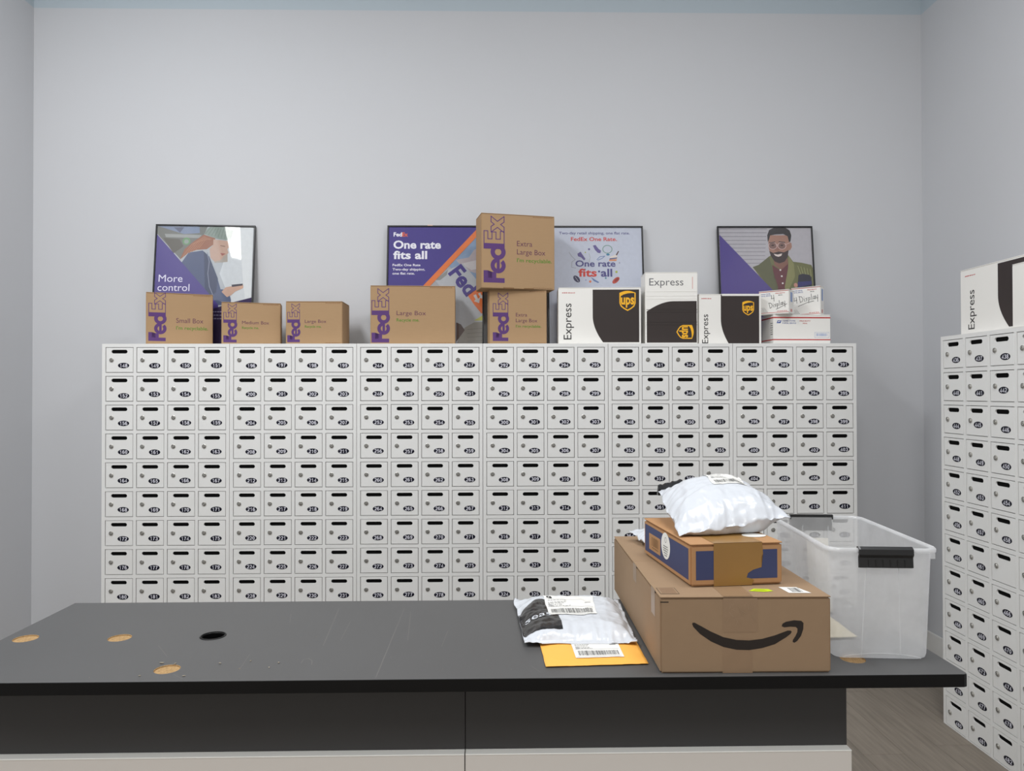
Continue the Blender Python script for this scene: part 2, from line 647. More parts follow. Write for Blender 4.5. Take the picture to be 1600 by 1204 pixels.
# plain grotesque numerals as centre lines, cap height 1
DIGITS = {
    '0': [_arc(.28, .5, .21, .43, 90, 450, 14)],
    '1': [[(.10, .72), (.24, .80), (.32, .96), (.32, 0)]],
    '2': [_arc(.28, .70, .21, .23, 165, -20, 6) + [(.40, .44), (.16, .20), (.07, .07), (.52, .07)]],
    '3': [_arc(.27, .715, .19, .215, 160, -90, 7), _arc(.27, .285, .22, .22, 90, -160, 8)],
    '4': [[(.56, .25), (.05, .25), (.40, .93), (.40, 0)]],
    '5': [[(.47, .93), (.15, .93), (.10, .50)] + _arc(.27, .34, .22, .27, 130, -155, 8)],
    '6': [_arc(.28, .31, .21, .245, 0, 360, 12), [(.07, .31), (.08, .60)] + _arc(.29, .66, .20, .27, 170, 35, 4)],
    '7': [[(.05, .93), (.50, .93), (.30, .55), (.20, 0)]],
    '8': [_arc(.28, .735, .175, .20, 0, 360, 11), _arc(.28, .28, .215, .22, 0, 360, 12)],
    '9': [_arc(.28, .69, .21, .245, 0, 360, 12), [(.49, .69), (.48, .40)] + _arc(.27, .34, .20, .27, -10, -145, 4)],
}


def number_geo(txt, wd=0.155):
    V, Fc, x, lay = [], [], 0.0, 0
    for ch in txt:
        for path in DIGITS[ch]:
            n = len(path)
            closed = (Vector(path[0]) - Vector(path[-1])).length < 1e-4
            L_, R_ = [], []
            for k in range(n):
                p = Vector(path[k])
                a = Vector(path[k - 1]) if k > 0 else (Vector(path[-2]) if closed else p)
                c = Vector(path[k + 1]) if k < n - 1 else (Vector(path[1]) if closed else p)
                d1 = (p - a).normalized() if (p - a).length > 1e-6 else (c - p).normalized()
                d2 = (c - p).normalized() if (c - p).length > 1e-6 else d1
                t = (d1 + d2)
                t = t.normalized() if t.length > 1e-6 else d1
                m = Vector((-t.y, t.x))
                q = min(1.6, 1.0 / max(0.45, abs(m.dot(Vector((-d1.y, d1.x)))))) * wd / 2
                L_.append(p + m * q)
                R_.append(p - m * q)
            b = len(V)
            for k in range(n):
                V.append((L_[k].x + x, L_[k].y, lay))
                V.append((R_[k].x + x, R_[k].y, lay))
            for k in range(n - 1):
                Fc.append((b + 2 * k, b + 2 * k + 1, b + 2 * k + 3, b + 2 * k + 2))
            lay = (lay + 1) % 2
        x += 0.68
    return V, Fc, x - 0.12


def plate_mesh(num):
    n = 20
    V = [(0.0297 * math.cos(2 * math.pi * k / n), -0.0006, 0.0146 * math.sin(2 * math.pi * k / n)) for k in range(n)]
    V += [(0.0297 * math.cos(2 * math.pi * k / n), 0.0, 0.0146 * math.sin(2 * math.pi * k / n)) for k in range(n)]
    Fc = [tuple(range(n))] + [(k, (k + 1) % n, n + (k + 1) % n, n + k) for k in range(n)]
    Ix = [0] * len(Fc)
    v, f, w = number_geo(str(num))
    s = 0.0182
    sx = 0.0400 / w
    k = len(V)
    V += [(a * sx - w * sx / 2, -0.0009 - 0.0001 * ly, b * s - s / 2) for a, b, ly in v]
    Fc += [tuple(k + q for q in t) for t in f]
    Ix += [1] * len(f)
    return mesh('number_plate', V, Fc, (M_PLATE, M_DIGIT), Ix)


rl = random.Random(3)


def locker(first, label, loc, rz=0.0, blank=(), group='white numbered lockers'):
    root = thing('locker', label, 'locker', loc, rz, group)
    link('body', BODY_ME, root)
    for r in range(12):
        for c in range(4):
            num = first + r * 4 + c
            d = link('door', DOOR_ME, root, loc=(SIDEF + c * COLP, 0, LH - TOPF - r * ROWP))
            link('lock', LOCK_ME, d, loc=(DW * 0.212 + rl.uniform(-.0006, .0006), 0.0006, -DH * 0.5), rot=(0, rl.uniform(-0.7, 0.7), 0))
            if num not in blank:
                dz = -0.008 if num in (152, 155) else (0.012 if num in (442, 445) else 0)
                dx = -0.012 if num in (442, 445) else 0
                link('number_plate', plate_mesh(num), d, loc=(DW * 0.655 + dx + rl.uniform(-.0012, .0012), 0.0006, -DH * 0.727 + dz + rl.uniform(-.0016, .0016)),
                     rot=(0, rl.uniform(-0.03, 0.03), 0))
    return root


LX0, LY = -2.0944, 3.8413
WHERE = ['leftmost white locker bank of the back row, under the Small Box carton', 'second white locker bank from left in back row, under the medium carton',
         'third white locker bank from left in back row, under purple poster', 'fourth white locker bank from left in back row, under the stacked brown cartons',
         'fifth white locker bank from left in back row, under the sideways shield carton', 'rightmost white locker bank of the back row, under the postal boxes']
for k in range(6):
    locker(148 + 48 * k, WHERE[k], (LX0 + k * LW, LY, 0))
locker(436, 'white locker bank against the right wall, seen at an angle, beside counter', (2.108, 3.397, 0), -math.pi / 2, blank=(462,))


# ------------------------------------------------------------------ cartons
def carton(name, label, cat, fl, w, d, h, rz=0.0, m=M_KRAFT, group=None, flaps=True, bev=0.0025, tape=None, edge=None):
    """box whose front left bottom corner is at fl; parts: body, top flaps, tape"""
    c, s = math.cos(rz), math.sin(rz)
    ctr = (fl[0] + c * w / 2 - s * d / 2, fl[1] + s * w / 2 + c * d / 2, fl[2])
    root = thing(name, label, cat, ctr, rz, group)
    root['dims'] = (w, d, h)
    th = 0.0035 if flaps else 0.0
    link('body', boxmesh('body', -w / 2, w / 2, -d / 2, d / 2, 0, h - th, bev, m), root)
    if flaps:
        link('flap', boxmesh('flap', -w / 2, w / 2, -d / 2, -0.0012, h - th + 0.0001, h, 0.0012, m, 1), root)
        link('flap', boxmesh('flap', -w / 2, w / 2, 0.0012, d / 2, h - th + 0.0001, h, 0.0012, m, 1), root)
    if tape:
        link('tape', boxmesh('tape', -w / 2 + 0.002, w / 2 - 0.002, -0.024, 0.024, h + 0.0001, h + 0.0004, 0, tape), root)
    return root


def frames(root):
    w, d, h = root['dims']
    return {
        'front': lambda s, t, e: (-w / 2 + s, -d / 2 - e, t),
        'left': lambda s, t, e: (-w / 2 - e, d / 2 - s, t),
        'right': lambda s, t, e: (w / 2 + e, -d / 2 + s, t),
        'top': lambda s, t, e: (-w / 2 + s, -d / 2 + t, h + e),
    }


def logotype(F_, x, y, cap, m, rot, w_out):
    """the courier's wordmark: first three letters solid, last two in outline"""
    G = Flat()
    G.poly([(0, 0), (.22, 0), (.22, .40), (.50, .40), (.50, .60), (.22, .60), (.22, .79), (.56, .79), (.56, 1), (0, 1)], m)
    G.ring(.80, .31, .165, .36, 14, 318, m, 1)
    G.rect(.60, .235, 1.12, .375, m, 2)
    G.ring(1.43, .31, .155, .36, 0, 360, m, 2.4)
    G.rect(1.57, 0, 1.79, 1.0, m, 3)
    E_ = [(1.81, .02), (2.40, .02), (2.40, .20), (2.03, .20), (2.03, .41), (2.36, .41), (2.36, .60), (2.03, .60), (2.03, .80), (2.40, .80), (2.40, .98), (1.81, .98)]
    X_ = [(2.34, .02), (2.60, .02), (2.72, .19), (2.84, .02), (3.10, .02), (2.86, .34), (3.09, .645), (2.83, .645), (2.72, .49), (2.61, .645), (2.35, .645), (2.58, .34)]
    G.stroke(E_, w_out, m, closed=True)
    G.stroke(X_, w_out, m, closed=True)
    c, s = math.cos(rot), math.sin(rot)
    k = len(F_.v)
    F_.v += [(x + cap * (a * c - b * s), y + cap * (a * s + b * c), e) for a, b, e in G.v]
    F_.f += [tuple(k + q for q in f) for f in G.f]
    F_.i += [F_._mi(m)] * len(G.f)


def courier_print(root, lines, tx, ty, tcap, tw, second, sw, length, xl, bottom=0.02):
    """wordmark running up the left side, size name and green slogan"""
    w, d, h = root['dims']
    P = Flat()
    cap = length / 3.10
    logotype(P, xl + cap, bottom, cap, M_PURPLE, math.pi / 2, 0.038)
    P.build('wordmark_print', root, frames(root)['front'])
    y = ty
    for q, s in enumerate(lines):
        T = Flat()
        T.text(s, tx, y, tcap, M_PTEXT, width=tw[q])
        T.build('size_lettering', root, frames(root)['front'])
        y -= tcap * 1.55
    T = Flat()
    T.text(second, tx, y + tcap * 0.12, tcap * 0.72, M_GREEN, width=sw, bold=0.012)
    T.build('slogan_lettering', root, frames(root)['front'])
    for q, yy in enumerate((h - 0.012, 0.006)):
        T = Flat()
        T.fineprint(w * 0.70, w * 0.97, yy, 0.004, M_FINE, seed=q)
        T.build('fine_print', root, frames(root)['front'])


ZT = LH
GK = 'brown courier cartons on top of the lockers'
ang = 0.27
b = carton('cardboard_box', 'brown courier carton printed Small Box, at left end of lockers', 'box', (-1.8943, 3.90, ZT), 0.332, 0.07, 0.283, 0.362, group=GK)
courier_print(b, ['Small Box'], 0.148, 0.122, 0.026, [0.136], "I'm recyclable.", 0.160, 0.262, 0.012)
b = carton('cardboard_box', 'low brown courier carton printed Medium Box', 'box', (-1.4915, 3.90, ZT), 0.304, 0.12, 0.2295, 0.227, group=GK)
courier_print(b, ['Medium Box'], 0.105, 0.112, 0.018, [0.139], 'Recycle me.', 0.086, 0.208, 0.010, 0.012)
b = carton('cardboard_box', 'small brown courier carton printed Large Box, next to the medium one', 'box', (-1.147, 3.90, ZT), 0.303, 0.19, 0.233, 0.01, group=GK)
courier_print(b, ['Large Box'], 0.102, 0.116, 0.018, [0.115], 'Recycle me.', 0.088, 0.208, 0.008, 0.012)
b = carton('cardboard_box', 'wide brown courier carton printed Large Box, before purple poster', 'box', (-0.692, 3.895, ZT), 0.456, 0.165, 0.318, 0.05, group=GK)
courier_print(b, ['Large Box'], 0.140, 0.158, 0.024, [0.158], 'Recycle me.', 0.122, 0.292, 0.006, 0.010)
b = carton('cardboard_box', 'brown courier carton printed Extra Large Box, lower of two stacked', 'box', (-0.050, 3.90, ZT), 0.314, 0.13, 0.2985, 0.10, group=GK)
courier_print(b, ['Extra', 'Large Box'], 0.144, 0.152, 0.020, [0.062, 0.118], "I'm recyclable.", 0.140, 0.262, 0.018, 0.018)
F_ = Flat()
F_.rect(0.06, 0.0, 0.125, 0.004, M_KEDGE)
F_.rect(0.185, 0.0, 0.245, 0.004, M_KEDGE)
F_.build('flap_gap', b, frames(b)['front'])
b = carton('cardboard_box', 'big brown courier carton printed Extra Large Box, stacked on top', 'box', (-0.0922, 3.850, ZT + 0.2988), 0.408, 0.155, 0.403, 0.215, group=GK)
courier_print(b, ['Extra', 'Large Box'], 0.196, 0.232, 0.029, [0.086, 0.160], "I'm recyclable.", 0.196, 0.358, 0.012, 0.030)
F_ = Flat()
F_.rect(0.12, 0.0, 0.18, 0.006, M_KEDGE)
F_.rect(0.235, 0.0, 0.29, 0.006, M_KEDGE)
F_.build('flap_gap', b, frames(b)['front'])


def shield(P, cx, cy, hgt, rot=0.0):
    def tf(pts):
        c, s = math.cos(rot), math.sin(rot)
        return [(cx + hgt * (a * c - b * s), cy + hgt * (a * s + b * c)) for a, b in pts]

    def outline(k):
        pts = [(-.40 * k, .40 * k)]
        for q in range(1, 8):
            a = q / 8
            pts.append(((-.40 + .80 * a) * k, (.40 + .10 * math.sin(math.pi * a)) * k))
        pts += [(.40 * k, .40 * k), (.40 * k, -.12 * k), (.33 * k, -.28 * k), (.18 * k, -.40 * k), (0, -.50 * k), (-.18 * k, -.40 * k), (-.33 * k, -.28 * k), (-.40 * k, -.12 * k)]
        return pts
    P.poly(tf(outline(1.0)), M_YELLOW, 2)
    k = 0.86
    inner = [(-.40 * k, .14), (-.33, .235), (-.2, .315), (0, .37), (.18, .39), (.40 * k, .385), (.40 * k, -.12 * k), (.33 * k, -.28 * k), (.18 * k, -.40 * k), (0, -.50 * k), (-.18 * k, -.40 * k),
             (-.33 * k, -.28 * k), (-.40 * k, -.12 * k)]
    P.poly(tf(inner), M_BROWNINK, 3)
    v, f, w = text_geo('ups', 0.03)
    sx = 0.66 / w
    sy = 0.48
    P.geo(tf([(a * sx - 0.33, b * sy - 0.16) for a, b in v]), f, M_YELLOW, 4)


def express_print(root, x_dark, x_end, top, bot, txt_x, txt_y, txt_len, txt_cap, shield_at=None, shield_h=0.1, red_at=None, thin=0.0, clip=None):
    w, d, h = root['dims']
    P = Flat()
    pts = [(x_end, bot), (x_end, h - top), (x_dark, h - top)]
    n = 14
    H = h - top - bot
    for q in range(n + 1):
        a = q / n
        # straight upper half that sweeps to the right towards the bottom
        yy = h - top - H * (0.50 + 0.50 * a)
        pts.append((x_dark + (w * 0.125) * a ** 1.9, yy))
    P.poly(pts, M_BROWNINK, 0)
    if shield_at:
        shield(P, shield_at[0], shield_at[1], shield_h)
    P.build('panel_print', root, frames(root)['front'])
    T = Flat()
    T.text('Express', txt_x, txt_y, txt_cap, M_DTEXT, width=txt_len, rot=math.pi / 2, bold=thin)
    T.build('lettering', root, frames(root)['front'])
    if red_at:
        T = Flat()
        T.fineprint(red_at[0], red_at[1], red_at[2], 0.0045, M_RED, seed=5)
        T.build('fine_print', root, frames(root)['front'])


GE = 'white express cartons on top of the lockers'
g = carton('express_box', 'wide white carton with upright lettering and brown panel with yellow shield', 'box', (0.325, 3.91, ZT), 0.448, 0.16, 0.309, -0.035, M_WCARD, GE)
express_print(g, 0.186, 0.438, 0.012, 0.010, 0.070, 0.026, 0.196, 0.043, (0.375, 0.235), 0.110, (0.02, 0.09, 0.278), 0.004)
h_ = carton('express_box', 'tall white carton standing on end with its shield turned sideways', 'box', (0.797, 3.90, ZT), 0.284, 0.14, 0.391, -0.03, M_WCARD, GE)
P = Flat()
dark = [(0.008, 0.008), (0.279, 0.008), (0.279, 0.234), (0.150, 0.233)]
for q in range(1, 11):
    a = q / 10
    dark.append((0.150 - 0.142 * a, 0.233 - 0.055 * a ** 1.8))
P.poly(dark, M_BROWNINK, 0)
shield(P, 0.215, 0.066, 0.094, -math.pi / 2)
P.build('panel_print', h_, frames(h_)['front'])
T = Flat()
T.text('Express', 0.022, 0.319, 0.040, M_GTEXT, width=0.185, bold=0.0)
T.build('lettering', h_, frames(h_)['front'])
T = Flat()
T.rect(0.255, 0.300, 0.2585, 0.365, M_PINK)
T.build('fine_print', h_, frames(h_)['front'])
for zz in (0.285, 0.262, 0.245, 0.186, 0.172, 0.118, 0.104):
    link('fold_ridge', boxmesh('fold_ridge', -0.135, 0.139, -0.0712, -0.070, zz, zz + 0.0022, 0, M_WCARD if zz > 0.24 else M_BROWNINK), h_)
i_ = carton('express_box', 'white carton with brown shield panel beside the stacked postal boxes', 'box', (1.090, 3.90, ZT), 0.340, 0.16, 0.273, 0.0, M_WCARD, GE)
express_print(i_, 0.120, 0.330, 0.004, 0.003, 0.050, 0.004, 0.158, 0.034, (0.270, 0.196), 0.080, (0.014, 0.068, 0.246), 0.004)
link('edge_strip', boxmesh('edge_strip', 0.162, 0.1705, -0.0830, -0.0801, 0.0, 0.279, 0.0008, M_WCARD), i_)
link('top_flap', boxmesh('top_flap', -0.045, 0.170, -0.0835, -0.0802, 0.262, 0.2735, 0.0008, M_WCARD), i_)
# the big one on the lockers by the right wall
rb = carton('express_box', 'large white carton with upright lettering, on locker against right wall', 'box', (2.150, 3.312, ZT), 0.530, 0.20, 0.300, -math.pi / 2, M_WCARD, GE)
express_print(rb, 0.252, 0.516, 0.010, 0.012, 0.098, 0.022, 0.178, 0.044, (0.44, 0.22), 0.11, (0.034, 0.105, 0.266), 0.004)
wb = carton('white_box', 'plain white carton at right edge, in front of large express carton', 'box', (2.118, 2.930, ZT), 0.30, 0.028, 0.262, -math.pi / 2, M_WCARD, None)


# postal boxes
def postal_print(root, big=True):
    w, d, h = root['dims']
    P = Flat()
    if big:
        P.rect(0.0, h - 0.021, w, h - 0.014, M_RED)
        P.rect(0.0, 0.022, w, 0.028, M_RED)
        P.poly([(0.018, h - 0.048), (0.040, h - 0.048), (0.046, h - 0.033), (0.024, h - 0.033)], M_BLUE)
        P.poly([(0.025, h - 0.044), (0.044, h - 0.036), (0.027, h - 0.037)], M_WCARD, 1)
        P.text('UNITED STATES', 0.050, h - 0.039, 0.0065, M_BLUE, width=0.073, bold=0.02)
        P.text('POSTAL SERVICE', 0.050, h - 0.051, 0.0065, M_BLUE, width=0.078, bold=0.02)
        P.rect(0.139, h - 0.050, 0.1396, h - 0.032, M_LBLUE)
        P.text('PRIORITY', 0.148, h - 0.039, 0.0065, M_RED, width=0.062, bold=0.02)
        P.text('MAIL', 0.166, h - 0.051, 0.0055, M_RED, width=0.026, bold=0.02)
        P.rect(0.232, 0.036, 0.314, 0.066, M_LBLUE)
        P.rect(0.2335, 0.0375, 0.3125, 0.0645, M_WCARD, 1)
        P.barcode(0.240, 0.044, 0.306, 0.060, M_LBLUE, 2, 3, 18)
        P.build('front_print', root, frames(root)['front'])
        L = Flat()
        L.rect(0, h - 0.021, d, h - 0.014, M_RED)
        L.rect(0, 0.022, d, 0.028, M_RED)
        for q in range(6):
            L.fineprint(d - 0.035, d - 0.008, h - 0.05 - q * 0.012, 0.005, M_DTEXT, seed=q)
        L.build('side_print', root, frames(root)['left'])


SC = {
    '4': [[(.1, 1), (0, .45), (.45, .5)], [(.42, 1), (.38, 0)]],
    'D': [[(.05, 1), (.05, 0), (.4, .1), (.55, .5), (.38, .9), (-.05, 1)]],
    'i': [[(.1, .5), (.1, 0)], [(.1, .72), (.12, .76)]],
    's': [[(.35, .5), (.1, .42), (.3, .2), (.05, 0)]],
    'p': [[(.05, .5), (.0, -.4)], [(.03, .45), (.3, .45), (.28, .1), (.03, .08)]],
    'l': [[(.1, 1), (.05, 0)]],
    'a': [[(.35, .5), (.1, .45), (.05, .1), (.3, .1), (.35, .5), (.38, 0)]],
    'y': [[(.0, .55), (.12, .1), (.32, .12)], [(.36, .6), (.2, -.5)]],
}


def scrawl(P, words, m, w):
    """handwriting: list of (text, x, y, size, rotation)"""
    for s, x, y, size, rot in words:
        c, sn = math.cos(rot), math.sin(rot)
        px = 0.0
        for ch in s:
            if ch == ' ':
                px += 0.4
                continue
            for st in SC[ch]:
                P.stroke([(x + size * ((px + a) * c - b * sn), y + size * ((px + a) * sn + b * c)) for a, b in st], w, m, 2)
            px += {'D': .65, 'i': .25, 'l': .25}.get(ch, .48)


def postal_small(root, words, line):
    w, d, h = root['dims']
    P = Flat()
    P.rect(0, h - 0.0075, w, h - 0.005, M_RED)
    P.rect(0, 0.008, w, 0.0105, M_RED)
    P.text('UNITED STATES', w * 0.06, h - 0.021, 0.006, M_BLUE, width=w * 0.33, bold=0.02)
    P.text('POSTAL SERVICE', w * 0.06, h - 0.031, 0.006, M_BLUE, width=w * 0.35, bold=0.02)
    P.text('PRIORITY', w * 0.56, h - 0.021, 0.006, M_RED, width=w * 0.32, bold=0.02)
    P.text('MAIL', w * 0.66, h - 0.031, 0.005, M_DTEXT, width=w * 0.14, bold=0.02)
    for q in range(4):
        P.fineprint(w * 0.04, w * (0.30 - 0.03 * q), 0.014 + q * 0.007, 0.0035, M_LINKL, seed=q)
    P.fineprint(w * 0.62, w * 0.95, 0.014, 0.004, M_RED, seed=9)
    scrawl(P, words, M_MARK, 0.0022)
    P.stroke(line, 0.0022, M_MARK, 2)
    P.build('front_print', root, frames(root)['front'])
    R = Flat()
    R.rect(d * 0.3, h * 0.5, d * 0.7, h * 0.9, M_LBLUE)
    R.build('end_print', root, frames(root)['right'])
    R = Flat()
    R.rect(d * 0.3, h * 0.08, d * 0.65, h * 0.2, M_PINK)
    R.build('end_mark', root, frames(root)['right'])


GP = 'white postal boxes on top of the lockers'
j_ = carton('postal_box', 'long white postal box with red stripes, bottom of the stack', 'box', (1.500, 3.905, ZT), 0.322, 0.155, 0.163, 0.05, M_WCARD, GP)
postal_print(j_)
k_ = carton('postal_box', 'small white postal box with handwriting on two lines, left of top pair', 'box', (1.441, 3.961, ZT + 0.1635), 0.163, 0.085, 0.131, -0.70, M_WCARD, GP)
postal_small(k_, [('4', 0.071, 0.070, 0.034, 0.10), ('Display', 0.061, 0.034, 0.029, 0.20)], [(0.095, 0.026), (0.153, 0.052)])
l_ = carton('postal_box', 'small white postal box with one handwritten line, right of top pair', 'box', (1.655, 4.044, ZT + 0.1635), 0.160, 0.062, 0.162, -0.72, M_WCARD, GP)
postal_small(l_, [('4 Display', 0.020, 0.072, 0.034, 0.16)], [(0.040, 0.056), (0.09, 0.074), (0.125, 0.080)])


# ------------------------------------------------------------------ framed posters
def pm(rgb):
    return mat('print_%02x%02x%02x' % rgb, rgb, 0.55, 0.3, var=0.07, vscale=45)


def poster(name, label, x0, lean, yaw, bow=0.0, wall_gap=0.012):
    """22 x 28 inch poster in a thin black frame leaning on the wall; local x right, z up, bottom left corner at the origin"""
    W, H = 0.558, 0.711
    root = thing(name, label, 'poster', (x0, YB - wall_gap - H * math.sin(lean) - 0.014 - W * math.sin(max(0.0, yaw)), ZT), 0, 'framed posters leaning on the wall')
    root.rotation_euler = (-lean, 0, yaw)
    fw = 0.0085
    for q, (a, b_, c, d) in enumerate(((0, W, 0, fw), (0, W, H - fw, H), (0, fw, fw, H - fw), (W - fw, W, fw, H - fw))):
        link('frame_bar', boxmesh('frame_bar', a, b_, -0.004, 0.010, c, d, 0.0015, M_BLACK, 1), root)
    link('backing', boxmesh('backing', fw, W - fw, 0.004, 0.009, fw, H - fw, 0, mat('backing_card', (70, 66, 64), 0.9, 0.2)), root)
    n = 14
    V, Fc = [], []
    for a in range(n + 1):
        for c in range(n + 1):
            s, t = a / n, c / n
            yy = -0.0012 - bow * (max(0.0, s - 0.55) / 0.45) ** 2 * 0.010 * (0.4 + 0.6 * t) * -1.0
            V.append((fw + (W - 2 * fw) * s, yy, fw + (H - 2 * fw) * t))
    for a in range(n):
        for c in range(n):
            q = a * (n + 1) + c
            Fc.append((q, q + n + 1, q + n + 2, q + 1))
    link('acrylic_sheet', mesh('acrylic_sheet', V, Fc, (M_ACRYL,), smooth=True), root)
    return root, (lambda s, t, e: (s, 0.0038 - e, t))


def px2poster(ox, oy, sc):
    """zoomed-picture coordinates of the artwork to poster metres"""
    return lambda pts: [((a - ox) / sc * 0.558, 0.711 - (b_ - oy) / sc * 0.558) for a, b_ in pts]


PURP = (76, 62, 134)
DPURP = (44, 28, 72)
# --- left poster
r1, fr1 = poster('poster', 'framed poster of a person in knit hat, words More control', -1.958, 0.112, 0.055, 1.0, 0.0)
K = px2poster(125, 48, 727)
P = Flat()
P.rect(0.008, 0.008, 0.55, 0.703, pm((176, 180, 184)))
P.poly(K([(135, 60), (500, 60), (470, 140), (350, 230), (310, 310), (135, 120)]), pm((112, 112, 106)), 1)
P.poly(K([(135, 60), (440, 60), (445, 110), (330, 120), (250, 95)]), pm((122, 134, 158)), 2)
P.poly(K([(255, 70), (330, 66), (300, 110)]), pm((84, 90, 112)), 3)
P.poly(K([(190, 120), (460, 125), (440, 150), (200, 145)]), pm((150, 152, 148)), 2)
P.poly(K([(180, 150), (300, 160), (330, 215), (260, 270)]), pm((92, 88, 78)), 2)
P.ellipse(*K([(350, 175)])[0], 0.022, 0.022, pm((104, 146, 100)), 3)
P.ellipse(*K([(350, 178)])[0], 0.013, 0.013, pm((140, 150, 140)), 4)
P.poly(K([(640, 62), (835, 62), (835, 640), (690, 640), (600, 420), (650, 240)]), pm((206, 210, 212)), 1)
P.poly(K([(545, 200), (650, 215), (655, 330), (560, 340)]), pm((170, 160, 150)), 2)
# hat with ribs
P.poly(K([(476, 118), (500, 75), (520, 62), (650, 62), (690, 92), (668, 168), (560, 150)]), pm((138, 150, 140)), 6)
for q in range(9):
    a = q / 8
    P.stroke(K([(484 + 190 * a, 118 + 44 * a), (524 + 150 * a, 64 + 20 * a)]), 0.0022, pm((106, 118, 110)), 7)
# hair
P.poly(K([(308, 318), (340, 235), (410, 170), (474, 122), (560, 150), (545, 200), (500, 235), (430, 240), (370, 262)]), pm((150, 98, 72)), 4)
for q in range(6):
    P.stroke(K([(330 + 22 * q, 290 - 12 * q), (390 + 20 * q, 200 - 8 * q), (480 + 10 * q, 138 + 4 * q)]), 0.003, pm((176, 124, 94)), 5)
# face
P.poly(K([(545, 158), (655, 170), (664, 215), (650, 232), (660, 262), (628, 285), (606, 316), (560, 330), (530, 300), (520, 232), (546, 200)]), pm((190, 158, 140)), 5)
P.poly(K([(600, 262), (640, 268), (612, 284)]), pm((160, 100, 92)), 6)
P.stroke(K([(600, 206), (632, 212)]), 0.003, pm((92, 66, 54)), 6)
# jacket
P.poly(K([(318, 345), (370, 262), (470, 245), (520, 290), (545, 350), (590, 470), (612, 540), (670, 545), (690, 620), (690, 660), (480, 660)]), pm((78, 88, 118)), 4)
P.poly(K([(480, 252), (520, 290), (590, 460), (580, 560), (545, 600), (500, 560)]), pm((62, 70, 96)), 5)
P.stroke(K([(505, 262), (522, 330), (515, 420), (530, 520), (560, 590)]), 0.004, pm((130, 136, 156)), 6)
P.poly(K([(620, 560), (648, 525), (700, 515), (775, 505), (776, 530), (720, 556), (690, 585), (660, 600)]), pm((196, 160, 140)), 6)
P.poly(K([(690, 505), (772, 496), (770, 510), (695, 522)]), pm((74, 70, 78)), 7)
# purple wedge and foot band
P.poly(K([(133, 122), (325, 340), (530, 575), (600, 660), (600, 700), (133, 700)]), pm(PURP), 8)
P.poly(K([(133, 690), (560, 690), (700, 640), (844, 600), (844, 964), (133, 964)]), pm(DPURP), 9)
P.text('More', *K([(163, 487)])[0], 0.042, pm((226, 222, 238)), 10, width=0.132)
P.text('control', *K([(158, 556)])[0], 0.042, pm((226, 222, 238)), 10, width=0.176)
for q in range(3):
    P.fineprint(*[v[0] for v in K([(540, 0), (640, 0)])], K([(0, 715 + 26 * q)])[0][1], 0.007, pm((150, 140, 170)), 10, seed=q)
P.build('artwork', r1, fr1)

# --- one rate poster, purple
r2, fr2 = poster('poster', 'framed purple poster with orange stripe, words One rate fits all', -0.643, 0.110, 0.0)
K = px2poster(230, 168, 745)
P = Flat()
P.rect(0.008, 0.008, 0.55, 0.703, pm((164, 164, 166)))
P.poly(K([(940, 180), (966, 180), (966, 640), (800, 640), (700, 470)]), pm((132, 152, 178)), 1)
P.poly(K([(966, 330), (966, 560), (830, 520), (760, 440), (860, 420), (900, 360)]), pm((176, 164, 166)), 2)
P.poly(K([(966, 430), (966, 500), (880, 520), (800, 470)]), pm((196, 190, 190)), 3)
# the envelope
P.poly(K([(600, 600), (700, 520), (815, 468), (966, 655), (966, 1000), (760, 1090), (760, 800)]), pm((178, 180, 184)), 4)
P.poly(K([(600, 600), (700, 520), (690, 560), (640, 600)]), pm((140, 140, 136)), 5)
P.text('Fed', *K([(702, 545)])[0], 0.090, pm((70, 56, 128)), 6, width=0.176, bold=0.035, rot=math.radians(-52))
P.poly(K([(845, 710), (975, 650), (975, 860), (955, 860), (900, 790)]), pm((226, 116, 56)), 6)
P.poly(K([(895, 720), (915, 710), (930, 745), (945, 738), (940, 780), (900, 765), (912, 752)]), pm((206, 200, 196)), 7)
P.poly(K([(930, 705), (948, 698), (958, 720), (970, 712), (970, 745), (940, 740), (946, 730)]), pm((206, 200, 196)), 7)
P.poly(K([(900, 915), (966, 875), (966, 915)]), pm((190, 190, 90)), 7)
P.poly(K([(765, 930), (800, 945), (830, 990), (765, 1080)]), pm((92, 74, 70)), 7)
P.poly(K([(830, 970), (900, 930), (966, 925), (966, 1110), (770, 1110), (790, 1030)]), pm((150, 146, 138)), 6)
for q in range(4):
    P.stroke(K([(850, 985 + 30 * q), (966, 975 + 32 * q)]), 0.002, pm((120, 116, 110)), 7)
# purple field and stripe
P.poly(K([(240, 178), (936, 178), (525, 628), (240, 940)]), pm((70, 58, 132)), 8)
P.poly(K([(936, 178), (966, 178), (966, 205), (580, 628), (300, 935), (240, 1000), (240, 940), (525, 628)]), pm((220, 120, 62)), 9)
P.text('Fed', *K([(278, 254)])[0], 0.0235, pm((240, 238, 244)), 10, width=0.049, bold=0.035)
P.text('Ex', *K([(344, 254)])[0], 0.0235, pm((226, 104, 60)), 10, width=0.034, bold=0.035)
W_ = pm((238, 236, 242))
P.text('One rate', *K([(278, 350)])[0], 0.046, W_, 10, width=0.274, bold=0.03)
P.text('fits all', *K([(278, 432)])[0], 0.046, W_, 10, width=0.195, bold=0.03)
P.text('FedEx One Rate', *K([(274, 490)])[0], 0.0135, W_, 10, width=0.160, bold=0.02)
P.text('Two-day shipping,', *K([(274, 524)])[0], 0.0135, W_, 10, width=0.186, bold=0.02)
P.text('one flat rate.', *K([(274, 556)])[0], 0.0135, W_, 10, width=0.128, bold=0.02)
P.build('artwork', r2, fr2)
